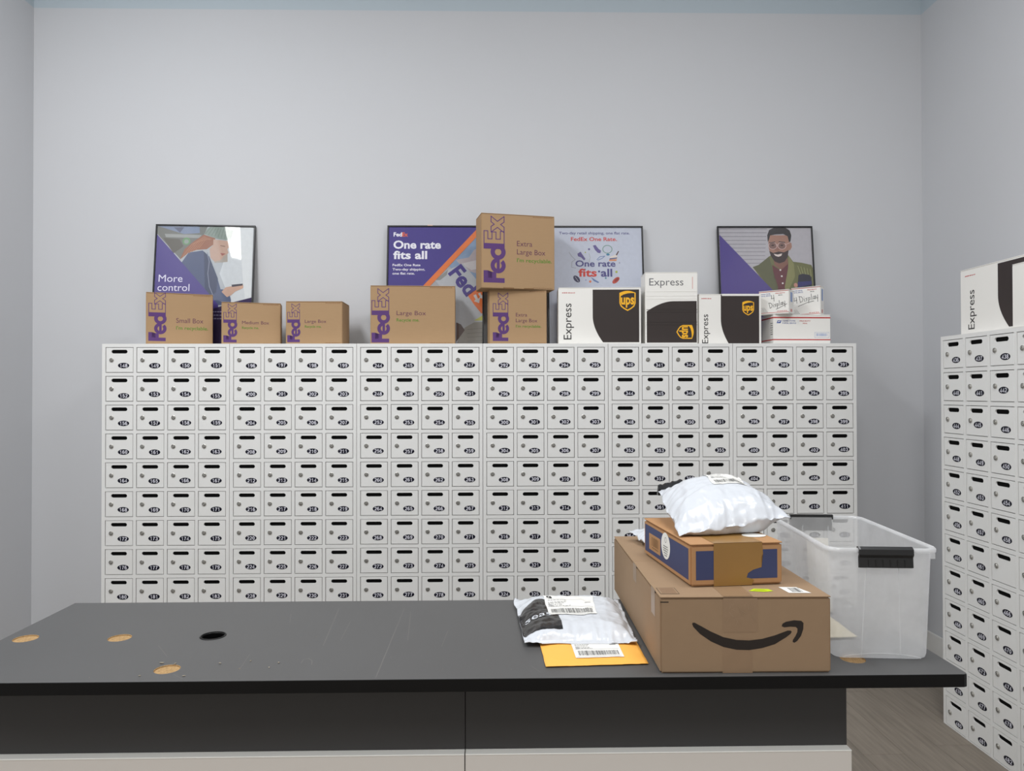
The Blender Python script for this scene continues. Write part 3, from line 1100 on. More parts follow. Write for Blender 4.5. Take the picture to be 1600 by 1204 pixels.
link('corner_clip', boxmesh('corner_clip', 0.232, 0.262, -0.006, 0.011, 0.7085, 0.7135, 0.001, mat('clip_pink', (226, 196, 180), 0.5, 0.4), 1), r2)

# --- one rate poster, pale
r3, fr3 = poster('poster', 'framed pale poster with small sports drawings, words One rate fits all', 0.282, 0.110, 0.0)
K = px2poster(-29, 84, 877)
P = Flat()
P.rect(0.008, 0.008, 0.55, 0.703, pm((196, 200, 212)))
I1, I2 = pm((84, 80, 132)), pm((206, 72, 60))
P.text('Two-day retail shipping, one flat rate.', *K([(80, 162)])[0], 0.0155, I1, 2, width=0.412, bold=0.012)
P.text('FedEx One Rate.', *K([(188, 224)])[0], 0.0225, I2, 2, width=0.268, bold=0.02)
P.text('One rate', *K([(226, 464)])[0], 0.036, I1, 5, width=0.232, bold=0.02)
P.text('fits', *K([(252, 556)])[0], 0.045, I2, 5, width=0.106, bold=0.025)
P.text('all', *K([(456, 556)])[0], 0.045, I1, 5, width=0.066, bold=0.025)
IV, ID = pm((108, 98, 148)), pm((70, 66, 92))
P.poly(K([(388, 268), (412, 262), (440, 300), (462, 315), (455, 340), (430, 335), (404, 305)]), IV, 2)
P.poly(K([(245, 345), (275, 325), (290, 350), (318, 392), (305, 408), (280, 380), (250, 368)]), IV, 2)
P.ring(*K([(520, 302)])[0], 0.021, 0.0255, 0, 360, pm((132, 160, 150)), 2, 28, 1.15)
P.ellipse(*K([(352, 302)])[0], 0.006, 0.006, IV, 2)
P.ellipse(*K([(524, 352)])[0], 0.010, 0.006, pm((70, 130, 160)), 2)
P.stroke(K([(422, 400), (450, 372), (495, 366), (470, 388), (430, 405)]), 0.003, pm((92, 120, 170)), 2)
P.poly(K([(530, 410), (545, 372), (598, 352), (612, 380), (600, 412)]), pm((226, 214, 204)), 2)
P.poly(K([(534, 400), (540, 386), (610, 378), (602, 392)]), pm((110, 110, 140)), 3)
P.poly(K([(532, 412), (536, 400), (604, 395), (600, 412)]), pm((214, 140, 96)), 3)
P.poly(K([(595, 355), (618, 318), (626, 322), (606, 360)]), pm((92, 62, 58)), 3)
P.stroke(K([(170, 330), (190, 365), (225, 400), (195, 420), (190, 470), (230, 480)]), 0.002, pm((140, 140, 140)), 2)
P.stroke(K([(350, 340), (362, 380), (350, 420)]), 0.002, pm((150, 160, 140)), 2)
P.ellipse(*K([(235, 580)])[0], 0.024, 0.015, ID, 2, 20, math.radians(-48))
P.stroke(K([(222, 560), (250, 602)]), 0.002, pm((210, 210, 216)), 3)
P.ellipse(*K([(592, 592)])[0], 0.026, 0.013, pm((190, 84, 70)), 2, 20, math.radians(42))
P.ellipse(*K([(598, 588)])[0], 0.016, 0.007, pm((150, 60, 56)), 3, 20, math.radians(42))
P.poly(K([(362, 560), (400, 585), (440, 610), (430, 618), (390, 600)]), pm((108, 128, 170)), 2)
for (a, c, rr, cc) in ((318, 332, .004, (170, 180, 80)), (358, 604, .007, (214, 120, 80)), (500, 572, .005, (70, 130, 150)), (598, 514, .007, (170, 180, 80)), (440, 510, .006, (70, 66, 120)),
                       (318, 590, .004, (150, 150, 190)), (628, 430, .004, (150, 150, 170)), (312, 490, .004, (84, 80, 132))):
    P.ellipse(*K([(a, c)])[0], rr, rr, pm(cc), 4, 14)
for q in range(12):
    P.fineprint(0.40, 0.50, 0.02 + q * 0.011, 0.004, pm((150, 152, 160)), 2, seed=q)
P.build('artwork', r3, fr3)

# --- right poster
r4, fr4 = poster('poster', 'framed poster of a person in glasses and green jacket, purple corner', 1.274, 0.108, -0.01)
K = px2poster(230, 65, 880)
P = Flat()
P.rect(0.008, 0.008, 0.55, 0.703, pm((182, 178, 182)))
for q in range(10):
    P.stroke(K([(248, 90 + 36 * q), (690 - 4 * q, 90 + 36 * q)]), 0.0024, pm((112, 106, 114)), 1)
SK, SKD, HR = pm((164, 122, 104)), pm((132, 92, 78)), pm((48, 42, 42))
# jacket, shirt, neck
P.poly(K([(545, 450), (600, 430), (700, 350), (740, 330), (880, 340), (920, 400), (1000, 410), (1085, 430), (1100, 470), (1106, 700), (700, 700), (620, 560)]), pm((112, 112, 72)), 2)
P.poly(K([(545, 450), (600, 430), (700, 352), (730, 480), (770, 640), (760, 700), (690, 660), (610, 520)]), pm((98, 98, 70)), 3)
P.poly(K([(880, 340), (925, 420), (930, 540), (850, 700), (830, 640), (870, 460)]), pm((136, 134, 88)), 4)
P.poly(K([(725, 430), (800, 480), (880, 400), (880, 560), (840, 700), (770, 700), (740, 560)]), pm((104, 56, 60)), 3)
P.poly(K([(740, 370), (870, 370), (872, 420), (805, 478), (745, 430)]), SKD, 4)
for (a, c) in ((798, 478), (808, 536), (814, 602)):
    P.ellipse(*K([(a, c)])[0], 0.0052, 0.0052, pm((226, 220, 214)), 5, 14)
for q in range(5):
    P.stroke(K([(960 + 28 * q, 440 + 8 * q), (985 + 24 * q, 520 + 14 * q)]), 0.004, pm((150, 150, 104)), 4)
# head
P.poly(K([(700, 200), (710, 150), (900, 150), (892, 215), (912, 225), (914, 262), (898, 290), (884, 292), (870, 350), (840, 395), (790, 412), (750, 392), (716, 340), (698, 260)]), SK, 5)
P.poly(K([(704, 300), (740, 318), (790, 304), (840, 312), (882, 290), (872, 352), (842, 398), (790, 416), (748, 396), (716, 344)]), pm((62, 48, 46)), 6)
P.poly(K([(742, 325), (780, 333), (822, 322), (812, 345), (785, 354), (758, 345)]), pm((222, 206, 198)), 7)
P.poly(K([(764, 240), (784, 240), (800, 290), (780, 300), (752, 294)]), pm((150, 106, 90)), 6)
P.poly(K([(694, 215), (692, 150), (712, 100), (760, 76), (860, 76), (900, 104), (914, 150), (904, 208), (890, 216), (880, 160), (840, 138), (770, 142), (718, 152), (706, 190)]), HR, 6)
for cx in (738, 822):
    P.ellipse(*K([(cx, 250)])[0], 0.0205, 0.0185, pm((128, 98, 90)), 7, 20)
    P.ring(*K([(cx, 250)])[0], 0.0195, 0.0225, 0, 360, pm((206, 176, 170)), 8, 24, 1.15)
    P.ellipse(*K([(cx, 246)])[0], 0.009, 0.0035, pm((48, 34, 34)), 8, 14)
P.stroke(K([(768, 244), (790, 244)]), 0.003, pm((206, 176, 170)), 8)
P.stroke(K([(852, 240), (892, 224)]), 0.003, pm((206, 176, 170)), 8)
P.stroke(K([(712, 222), (758, 214)]), 0.005, HR, 8)
P.stroke(K([(798, 212), (850, 218)]), 0.005, HR, 8)
# the device and hand
P.ellipse(*K([(932, 620)])[0], 0.011, 0.013, pm((196, 140, 124)), 6)
P.poly(K([(952, 600), (962, 525), (1000, 514), (1060, 524), (1080, 545), (1080, 700), (950, 700)]), pm((50, 48, 60)), 7)
P.poly(K([(952, 590), (1080, 580), (1080, 612), (952, 640)]), pm((58, 56, 110)), 8)
P.poly(K([(250, 145), (716, 662), (740, 690), (760, 1176), (244, 1176)]), pm((84, 70, 136)), 9)
P.build('artwork', r4, fr4)

# ------------------------------------------------------------------ counter
CX0, CX1, CY0, CY1, CZ, CT = -1.352, 1.110, 1.694, 2.330, 0.90, 0.031
counter = thing('service_counter', 'long charcoal service counter with black edge and white lower cabinet', 'counter', (0, 0, 0))
HOLES = [(-1.293, 1.998, .032), (-1.038, 1.997, .031), (-0.788, 2.006, .031), (-0.805, 1.768, .031), (0.886, 1.797, .031)]
cu = bpy.data.curves.new('countertop', 'CURVE')
cu.dimensions = '2D'
cu.fill_mode = 'BOTH'
cu.extrude = CT / 2 - 0.002
cu.bevel_depth = 0.002
cu.bevel_resolution = 2


def spl(pts):
    s = cu.splines.new('POLY')
    s.points.add(len(pts) - 1)
    for q, p in enumerate(pts):
        s.points[q].co = (p[0], p[1], 0, 1)
    s.use_cyclic_u = True


rc = 0.010
spl([(CX0, CY0), (CX1 - rc, CY0), (CX1 - rc * .3, CY0 + rc * .3), (CX1, CY0 + rc), (CX1 + 0.008, CY1), (CX0, CY1)])
for hx, hy, hr in HOLES:
    spl([(hx + hr * math.cos(2 * math.pi * k / 32), hy + hr * math.sin(2 * math.pi * k / 32)) for k in range(32)])
to = bpy.data.objects.new('tmp', cu)
COL.objects.link(to)
me = bpy.data.meshes.new_from_object(to.evaluated_get(bpy.context.evaluated_depsgraph_get()))
bpy.data.objects.remove(to)
me.name = 'countertop'
me.materials.clear()
me.materials.append(M_TOP)
me.materials.append(M_EDGE)
me.materials.append(M_CHIP)
for p in me.polygons:
    p.material_index = 0 if p.normal.z > 0.8 else 1
    p.use_smooth = False
    if abs(p.normal.z) < 0.98 or p.center.z < 0:
        for q, (hx, hy, hr) in enumerate(HOLES):
            if q != 2 and math.hypot(p.center.x - hx, p.center.y - hy) < hr * 1.03 and abs(p.normal.z) < 0.8:
                p.material_index = 2
ctop = link('countertop', me, counter, loc=(0, 0, CZ - CT / 2))
for q, (hx, hy, hr) in enumerate(HOLES):
    if q == 2:
        bm = bmesh.new()
        n = 28
        prof = [(hr * 0.97, -0.02), (hr * 0.97, 0.0), (hr * 1.0, 0.0022), (hr * 1.09, 0.0020), (hr * 1.13, 0.0003)]
        rings = [[bm.verts.new((r * math.cos(2 * math.pi * k / n), r * math.sin(2 * math.pi * k / n), z)) for k in range(n)] for r, z in prof]
        for a in range(len(prof) - 1):
            for k in range(n):
                bm.faces.new((rings[a][k], rings[a + 1][k], rings[a + 1][(k + 1) % n], rings[a][(k + 1) % n]))
        bmesh.ops.recalc_face_normals(bm, faces=bm.faces[:])
        gm = bpy.data.meshes.new('grommet')
        bm.to_mesh(gm)
        bm.free()
        link('grommet', gm, counter, M_EDGE, loc=(hx, hy, CZ))
    else:
        bm = bmesh.new()
        bmesh.ops.create_cone(bm, cap_ends=True, segments=32, radius1=hr * 1.002, radius2=hr * 1.002, depth=0.012)
        gm = bpy.data.meshes.new('chipboard_plug')
        bm.to_mesh(gm)
        bm.free()
        link('chipboard_plug', gm, counter, M_CHIP, loc=(hx, hy, CZ - (0.0096 if q < 4 else 0.009)))
# carcass
PY, LX1, LZ = 1.800, 0.871, 0.684
seam = -0.0847
CB = 2.26
link('front_panel', boxmesh('front_panel', -1.30, seam - 0.0008, PY, PY + 0.018, LZ - 0.05, CZ - CT, 0.0006, M_PANEL, 1), counter)
link('front_panel', boxmesh('front_panel', seam + 0.0008, LX1, PY, PY + 0.018, LZ - 0.05, CZ - CT, 0.0006, M_PANEL, 1), counter)
link('end_panel', boxmesh('end_panel', LX1 - 0.018, LX1 - 0.0005, PY + 0.0185, CB, 0.0, CZ - CT, 0.0006, M_PANEL, 1), counter)
link('end_panel', boxmesh('end_panel', -1.30, -1.282, PY + 0.0185, CB, 0.0, CZ - CT, 0.0006, M_PANEL, 1), counter)
link('back_panel', boxmesh('back_panel', -1.281, LX1 - 0.019, CB - 0.018, CB, 0.0, CZ - CT, 0.0006, M_PANEL, 1), counter)
M_LEDGE = mat('ledge_white', (250, 250, 246), 0.4, 0.5)  # brightness put into the colour: whiter than the cabinet, under the shading overhang
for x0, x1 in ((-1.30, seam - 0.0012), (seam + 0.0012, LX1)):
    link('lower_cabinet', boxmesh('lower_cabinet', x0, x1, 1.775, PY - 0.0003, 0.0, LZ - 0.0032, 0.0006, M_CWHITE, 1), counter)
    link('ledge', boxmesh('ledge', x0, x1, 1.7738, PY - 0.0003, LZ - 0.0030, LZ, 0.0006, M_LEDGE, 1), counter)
# wear on the top
S = Flat(0.00005, 0.0001)
for a, c in [((-0.904, 1.934), (-0.842, 1.85)), ((-0.775, 1.735), (-0.742, 1.708)), ((-0.639, 1.862), (-0.628, 1.76)), ((-0.497, 2.253), (-0.466, 1.923)), ((-0.435, 2.126), (-0.429, 1.962)),
             ((-0.294, 2.248), (-0.29, 1.705)), ((-0.27, 2.214), (-0.247, 1.958)), ((-0.631, 2.204), (-0.61, 2.118)), ((-0.144, 2.034), (-0.152, 1.906)), ((0.078, 1.768), (0.099, 1.727))]:
    S.stroke([a, c], 0.0006, M_SCRATCH)
S.stroke([(-0.491, 1.798), (-0.491, 1.823), (-0.481, 1.832), (-0.467, 1.814), (-0.462, 1.789)], 0.0009, M_SCRATCH)
S.build('scratch', counter, lambda s, t, e: (s, t, CZ + e))
# crumbs of chipboard and dust
rr = random.Random(11)
bm = bmesh.new()
for q in range(46):
    if q < 9:
        x, y, s = [(-0.80, 1.80, .0035), (-0.69, 1.80, .0035), (-0.62, 1.815, .003), (-0.63, 1.765, .002), (-0.56, 1.77, .003), (-0.85, 1.725, .003), (-0.745, 1.722, .003), (-0.546, 1.80, .004), (-0.835, 1.805, .004)][q]
    else:
        x, y, s = rr.uniform(-1.0, 0.03), rr.uniform(1.71, 2.2), rr.uniform(.0005, .0012)
    mtx = Matrix.Translation((x, y, CZ + s * 0.5)) @ Matrix.Rotation(rr.uniform(0, 3), 4, 'Z') @ Matrix.Diagonal((s * rr.uniform(.8, 1.8), s * .6, s * .45, 1))
    bmesh.ops.create_icosphere(bm, subdivisions=1, radius=1.0, matrix=mtx)
cm = bpy.data.meshes.new('crumbs')
bm.to_mesh(cm)
bm.free()
co = link('crumbs', cm, None, M_CRUMB)
tag(co, 'scattered pale chipboard crumbs and dust on the dark countertop', 'crumbs')
co['kind'] = 'stuff'

# ------------------------------------------------------------------ parcels on the counter
am = carton('shipping_box', 'large brown parcel box with a curved smile arrow on its front', 'box', (0.383, 1.7125, CZ + 0.0006), 0.408, 0.722, 0.1815, -0.008, M_KRAFT2, None, True, 0.004)
w, d, h = am['dims']
P = Flat()
K = lambda pts: [((a - 266) / 797 * 0.408, (1 - (c_ - 597) / 356) * 0.1815) for a, c_ in pts]
P.poly(K([(414, 724), (420, 738), (450, 770), (500, 805), (560, 832), (620, 845), (680, 847), (740, 838), (800, 820), (850, 790), (874, 772), (879, 763), (874, 757), (860, 757), (800, 779), (740, 795), (680, 802),
          (620, 799), (560, 786), (500, 759), (450, 731), (426, 718), (417, 718)]), M_SMILE)
P.poly(K([(832, 737), (836, 725), (852, 716), (890, 709), (924, 712), (934, 722), (933, 750), (922, 782), (904, 806), (891, 814), (883, 810), (884, 801), (896, 783), (905, 764), (906, 748), (897, 740), (872, 739), (845, 742)]), M_SMILE)
P.rect(0.0, h - 0.014, 0.020, h - 0.0115, M_SMILE)
P.build('smile_print', am, frames(am)['front'])
T = Flat(base=0.0001)
T.rect(0.148, 0.0, 0.220, 0.082, M_CTAPE)
T.build('front_tape', am, frames(am)['front'])
T = Flat(base=0.0004)
T.rect(0.150, h - 0.085, 0.232, h - 0.004, M_CTAPE)
_g = random.Random(4)
for q in range(16):
    a, c_ = _g.uniform(0.16, 0.225), h - _g.uniform(0.01, 0.075)
    T.stroke([(a, c_), (a + _g.uniform(-.012, .012), c_ - _g.uniform(.004, .014))], 0.0007, mat('tape_glint', (164, 140, 114), 0.3, 0.5), 1 + q * 0.7)  # pale strokes paint the glints on the tape's wrinkles
T.build('front_tape', am, frames(am)['front'])
T = Flat(base=0.0004)
T.rect(0.150, 0.0, 0.222, d, M_CTAPE)
T.build('top_tape', am, frames(am)['top'])
T = Flat(base=0.0004)
T.rect(d - 0.105, h - 0.066, d - 0.060, h, M_CTAPE)
T.rect(d - 0.36, h - 0.05, d - 0.31, h, M_CTAPE)
T.build('side_tape', am, frames(am)['left'])
T = Flat(base=0.0004)
MK = mat('stamp_brown_ink', (70, 54, 46), 0.7, 0.3)
T.rect(0.006, 0.022, 0.052, 0.078, MK)
T.rect(0.0075, 0.024, 0.0505, 0.076, M_KRAFT2, 1)
for q in range(6):
    T.rect(0.011, 0.028 + q * 0.008, 0.047, 0.033 + q * 0.008, mat('stamp_pale_ink', (132, 106, 84), 0.8, 0.2), 2)
T.build('top_stamp', am, frames(am)['top'])
T = Flat(base=0.0006)
T.poly([(0.318, 0.026), (0.372, 0.024), (0.356, 0.076), (0.312, 0.078)], M_LABEL, 1)
T.barcode(0.330, 0.032, 0.358, 0.070, M_LINK, 2, 5, 12)
T.build('barcode_label', am, frames(am)['top'])
T = Flat(base=0.0006)
T.poly([(0.226, 0.044), (0.262, 0.036), (0.286, 0.042), (0.280, 0.060), (0.246, 0.064)], M_LIME, 1)
T.stroke([(0.240, 0.048), (0.270, 0.046)], 0.0016, M_MARK, 2)
T.stroke([(0.245, 0.055), (0.268, 0.053)], 0.0016, M_MARK, 2)
T.build('lime_sticker', am, frames(am)['top'])

ZA = CZ + 0.1836
nv = carton('shipping_box', 'navy and kraft parcel box sealed with torn brown tape, middle of stack', 'box', (0.4765, 1.790, ZA), 0.242, 0.378, 0.1065, 0.105, M_KRAFT3, None, True, 0.005)
w, d, h = nv['dims']
P = Flat()
P.rect(0.014, 0.016, 0.228, h - 0.018, M_NAVY)
P.build('navy_panel', nv, frames(nv)['front'])
T = Flat(base=0.0008)
T.poly([(0.060, 0.0), (0.160, 0.0), (0.166, 0.012), (0.160, 0.016), (0.146, 0.019), (0.150, 0.030), (0.163, 0.038), (0.178, 0.042), (0.186, 0.044), (0.186, 0.070), (0.190, 0.078), (0.188, h), (0.060, h)], M_BTAPE)
T.build('brown_tape', nv, frames(nv)['front'])
T = Flat(base=0.0008)
T.rect(0.060, 0.0, 0.188, 0.12, M_BTAPE)
T.build('brown_tape', nv, frames(nv)['top'])
T = Flat(base=0.0005)
T.rect(0.012, 0.014, d - 0.014, h - 0.014, M_NAVY)
T.rect(0.05, 0.026, 0.150, h - 0.034, M_KRAFT3, 1)
T.barcode(0.075, 0.040, 0.135, 0.065, M_KEDGE, 2, 4, 8)
T.fineprint(0.078, 0.132, 0.033, 0.004, M_KEDGE, 2, 3)
T.build('side_panel_print', nv, frames(nv)['left'])
T = Flat(base=0.001)
T.ellipse(0.196, h * 0.60, 0.036, 0.036, M_LABEL, 1, 32)
T.ring(0.196, h * 0.60 + 0.016, 0.006, 0.0075, 0, 360, M_LINK, 2)
for q in range(5):
    T.fineprint(0.176 + 0.003 * abs(q - 1), 0.216 - 0.003 * abs(q - 1), h * 0.60 - 0.003 - q * 0.0062, 0.0034, M_LINK, 2, q)
T.build('round_sticker', nv, frames(nv)['left'])
T = Flat(base=0.001)
T.ellipse(0.205, 0.082, 0.032, 0.024, M_LABEL, 1, 32)
T.build('round_sticker', nv, frames(nv)['top'])


# ------------------------------------------------------------------ soft mailers
def mailer(name, label, cat, corners, up, down, m, seam=0.0, wr=0.004, freq=9.0, seed=0, zmin=None, n=44, pw=2.6, group=None, fold=1.0):
    """sealed bag between four seam corners (front left, front right, back right, back left): pillow of given rise and drop with creases"""
    c = [Vector(p) for p in corners]
    base = Vector(((c[0].x + c[2].x) / 2, (c[0].y + c[2].y) / 2, zmin if zmin is not None else min(q.z for q in c) - down))
    root = thing(name, label, cat, base, 0, group)
    off = Vector((seed * 3.7, seed * 1.3, 0))
    V, Fc = [], []

    def surf(s, t, sg):
        p = c[0] * (1 - s) * (1 - t) + c[1] * s * (1 - t) + c[2] * s * t + c[3] * (1 - s) * t
        ss = min(1, max(0, (s - seam) / (1 - 2 * seam)))
        tt = min(1, max(0, (t - seam) / (1 - 2 * seam)))
        prof = (1 - abs(2 * ss - 1) ** pw) * (1 - abs(2 * tt - 1) ** pw)
        q = Vector((s * freq, t * freq, 0)) + off
        edge = 1 - min(1.0, prof) ** 0.7
        # creases run inwards from the sealed edges
        rid = 1 - abs(noise.noise(Vector((s * freq * 2.2, t * freq * 0.7, 3.1)) + off)) * 2
        rid2 = 1 - abs(noise.noise(Vector((s * freq * 0.8, t * freq * 2.4, 7.7)) + off)) * 2
        crk = 0.0
        for oc, am_ in ((1.0, 1.0), (2.1, 0.5), (4.3, 0.25)):
            crk += am_ * abs(noise.noise(Vector((s * freq * oc, t * freq * oc, 11.3 + oc)) + off))
        z = (up if sg > 0 else -down) * prof
        z += wr * fold * (edge * 0.9 + 0.25) * (0.55 * rid + 0.55 * rid2 - 0.6) * (1 if sg > 0 else 0.3)
        z -= wr * 1.5 * fold * crk * (0.4 + 0.6 * edge)
        z += wr * 0.8 * noise.noise(q * 0.5)
        wob = noise.noise(Vector((s * 5, t * 5, seed)))
        p = p + Vector((wob * wr * 1.2, noise.noise(Vector((t * 5, s * 5, seed + 4))) * wr * 1.2, z + (0.0006 if sg > 0 else -0.0006)))
        if zmin is not None:
            p.z = max(p.z, zmin + 0.0004 + (0.0012 if sg > 0 else 0))
        return p - base
    for sg in (1, -1):
        k0 = len(V)
        for a in range(n + 1):
            for b_ in range(n + 1):
                V.append(surf(a / n, b_ / n, sg))
        for a in range(n):
            for b_ in range(n):
                q = k0 + a * (n + 1) + b_
                f = (q, q + n + 1, q + n + 2, q + 1)
                Fc.append(f if sg > 0 else f[::-1])
    # sealed rim
    N = (n + 1) * (n + 1)
    ring = [a * (n + 1) for a in range(n + 1)] + [n * (n + 1) + b_ for b_ in range(1, n + 1)] + [a * (n + 1) + n for a in range(n - 1, -1, -1)] + [b_ for b_ in range(n - 1, 0, -1)]
    for q in range(len(ring)):
        a, b_ = ring[q], ring[(q + 1) % len(ring)]
        Fc.append((a, N + a, N + b_, b_))
    link('bag', mesh('bag', V, Fc, (m,), smooth=True), root)

    def on_top(s0, s1, t0, t1, pn, mm, nm, lift=0.0008, shape=None):
        """a patch of film lying on the bag's upper side"""
        VV, FF = [], []
        for a in range(pn + 1):
            for b2 in range(pn + 1):
                u, v_ = a / pn, b2 / pn
                s, t = s0 + (s1 - s0) * u, t0 + (t1 - t0) * v_
                if shape:
                    s, t = shape(u, v_)
                VV.append(surf(s, t, 1) + Vector((0, 0, lift)))
        for a in range(pn):
            for b2 in range(pn):
                q = a * (pn + 1) + b2
                FF.append((q, q + pn + 1, q + pn + 2, q + 1))
        return link(nm, mesh(nm, VV, FF, (mm,), smooth=True), root)

    def flat_on_top(Fl, nm, lift=0.0012):
        VV = [surf(a, b2, 1) + Vector((0, 0, lift + e)) for a, b2, e in Fl.v]
        return link(nm, mesh(nm, VV, Fl.f, Fl.m, Fl.i), root)
    return root, on_top, flat_on_top


def ship_label(top_fn, flat_fn, s0, s1, t0, t1, seed, big_g=True):
    top_fn(s0, s1, t0, t1, 44, M_LABEL, 'shipping_label', 0.0018)
    L = Flat(0.00005, 0.0)
    ds, dt = s1 - s0, t1 - t0

    def X(u):
        return s0 + ds * u

    def Y(v_):
        return t0 + dt * v_
    if big_g:
        v, f, wd = text_geo('G', 0.05)
        L.geo([(X(0.05 + 0.10 * a / wd), Y(0.80 + 0.13 * b_)) for a, b_ in v], f, M_MARK)
    for (u0, u1, vv) in ((0.03, 0.96, 0.745), (0.03, 0.96, 0.36), (0.03, 0.96, 0.04)):
        for q in range(12):
            L.rect(X(u0 + (u1 - u0) * q / 12), Y(vv), X(u0 + (u1 - u0) * (q + 1) / 12), Y(vv + 0.008), M_LINKL)
    r = random.Random(seed)
    for vv in (0.68, 0.58, 0.52, 0.45, 0.40):
        x = 0.06
        e = r.uniform(0.3, 0.6)
        while x < e:
            ww = r.uniform(0.02, 0.06)
            L.rect(X(x), Y(vv), X(x + ww), Y(vv + 0.022), M_LINKL)
            x += ww + 0.012
    L.rect(X(0.06), Y(0.39), X(0.13), Y(0.49), M_LINKL)
    L.rect(X(0.80), Y(0.56), X(0.93), Y(0.60), M_LINKL)
    x = 0.08
    while x < 0.93:
        ww = r.choice((0.006, 0.010, 0.016))
        L.rect(X(x), Y(0.09), X(x + ww), Y(0.29), M_LINK)
        x += ww + r.choice((0.006, 0.010, 0.014))
    flat_fn(L, 'label_print', 0.0026)['kind'] = 'stuff'


# yellow bubble mailer
rt, top, flat = mailer('bubble_mailer', 'yellow padded envelope with white shipping label under white bag', 'mailer',
                       [(0.113, 1.754, CZ + .004), (0.366, 1.768, CZ + .004), (0.366, 2.02, CZ + .004), (0.104, 2.01, CZ + .004)], 0.0035, 0.0035, M_YMAIL, 0.03, 0.0008, 7, 2, CZ, 30, 4.0)
ship_label(top, flat, 0.31, 0.79, 0.15, 0.72, 8, False)
# white bag with black patch on top of it
rt, top, flat = mailer('poly_mailer', 'crumpled white plastic mailer with black printed corner on yellow envelope', 'mailer',
                       [(0.066, 1.895, CZ + .014), (0.362, 1.888, CZ + .014), (0.376, 2.275, CZ + .018), (0.048, 2.290, CZ + .018)], 0.030, 0.004, M_POLY, 0.02, 0.0065, 6, 5, CZ + 0.0095, 80, 6.0)
ship_label(top, flat, 0.27, 0.72, 0.36, 0.82, 3, True)


def patch(u, v_):
    # ragged wave-shaped print in the left part of the bag
    t1 = 0.58 + 0.13 * math.sin(u * 2.6)
    return (0.0 + 0.355 * u, 0.11 + (t1 - 0.11) * v_)


top(0, 0, 0, 0, 60, M_POLYB, 'black_print', 0.0010, patch)
L = Flat(0.00005, 0.0)
v, f, wd = text_geo('seas', 0.0)
L.geo([(0.035 + 0.25 * a / wd + 0.012 * b_, 0.30 + 0.10 * b_ + 0.03 * a / wd) for a, b_ in v], f, M_POLY)
flat(L, 'script_print', 0.0024)
# the plump white bag on the stack
ZN = ZA + 0.107
rt, top, flat = mailer('poly_mailer', 'plump shiny white plastic mailer on top of parcel stack', 'mailer',
                       [(0.468, 1.868, ZN + 0.010), (0.775, 1.905, ZN + 0.052), (0.745, 2.185, ZN + 0.092), (0.480, 2.165, ZN + 0.086)], 0.066, 0.085, M_POLY, 0.0, 0.0085, 5, 9, ZN + 0.0022, 80, 3.2)
ship_label(top, flat, 0.44, 0.80, 0.42, 0.80, 12, False)
for fx0, fx1, fz0, fz1 in ((0.482, 0.556, 1.276, 1.304), (0.716, 0.748, 1.272, 1.299)):
    # the bag's black adhesive flap shows behind its sealed edge
    V, Fc = [], []
    nn = 10
    for q in range(nn + 1):
        a = q / nn
        x = fx0 + (fx1 - fx0) * a
        zt = fz0 + (fz1 - fz0) * (math.sin(math.pi * (0.15 + 0.75 * a)) if fx0 > 0.6 else (0.35 + 0.65 * a)) + 0.002 * math.sin(q * 2.3)
        for yy, zz in ((2.178, fz0 - 0.02), (2.176, zt), (2.182, zt + 0.001), (2.196, fz0 - 0.02)):
            V.append(Vector((x, yy, zz)) - rt.location)
    for q in range(nn):
        for e in range(4):
            Fc.append((q * 4 + e, q * 4 + 4 + e, q * 4 + 4 + (e + 1) % 4, q * 4 + (e + 1) % 4))
    Fc += [(0, 1, 2, 3), tuple(nn * 4 + e for e in (3, 2, 1, 0))]
    link('black_flap', mesh('black_flap', V, Fc, (M_POLYB,)), rt)
# small white one behind the navy box
rt, top, flat = mailer('poly_mailer', 'small white plastic mailer peeking out behind the navy box', 'mailer',
                       [(0.470, 2.205, ZA + 0.010), (0.66, 2.235, ZA + 0.02), (0.64, 2.42, ZA + 0.02), (0.425, 2.36, ZA + 0.035)], 0.024, 0.03, M_POLY, 0.0, 0.007, 5, 14, ZA + 0.0005, 36, 2.2)


# ------------------------------------------------------------------ clear bin
def rrect(hx, hy, r, n=6):
    pts = []
    for cx, cy, a0 in ((hx - r, hy - r, 0), (-hx + r, hy - r, 90), (-hx + r, -hy + r, 180), (hx - r, -hy + r, 270)):
        for k in range(n + 1):
            a = math.radians(a0 + 90 * k / n)
            pts.append((cx + r * math.cos(a), cy + r * math.sin(a)))
    return pts


BH = 0.280
bin_ = thing('storage_bin', 'large clear plastic storage bin with black latches on counter', 'bin', (0.972, 2.010, CZ + 0.0004), -0.078)


def loft(sections, m, name, cap0=False, close=False, smooth=True):
    V, Fc = [], []
    L_ = len(sections[0])
    for s in sections:
        V += s
    k = len(sections)
    for j in range(k if close else k - 1):
        j2 = (j + 1) % k
        for q in range(L_):
            q2 = (q + 1) % L_
            Fc.append((j * L_ + q, j * L_ + q2, j2 * L_ + q2, j2 * L_ + q))
    if cap0:
        Fc.append(tuple(range(L_))[::-1])
    return link(name, mesh(name, V, Fc, (m,), smooth=smooth), bin_)


def sec(hx, hy, r, z):
    return [(a, b_, z) for a, b_ in rrect(hx, hy, r)]


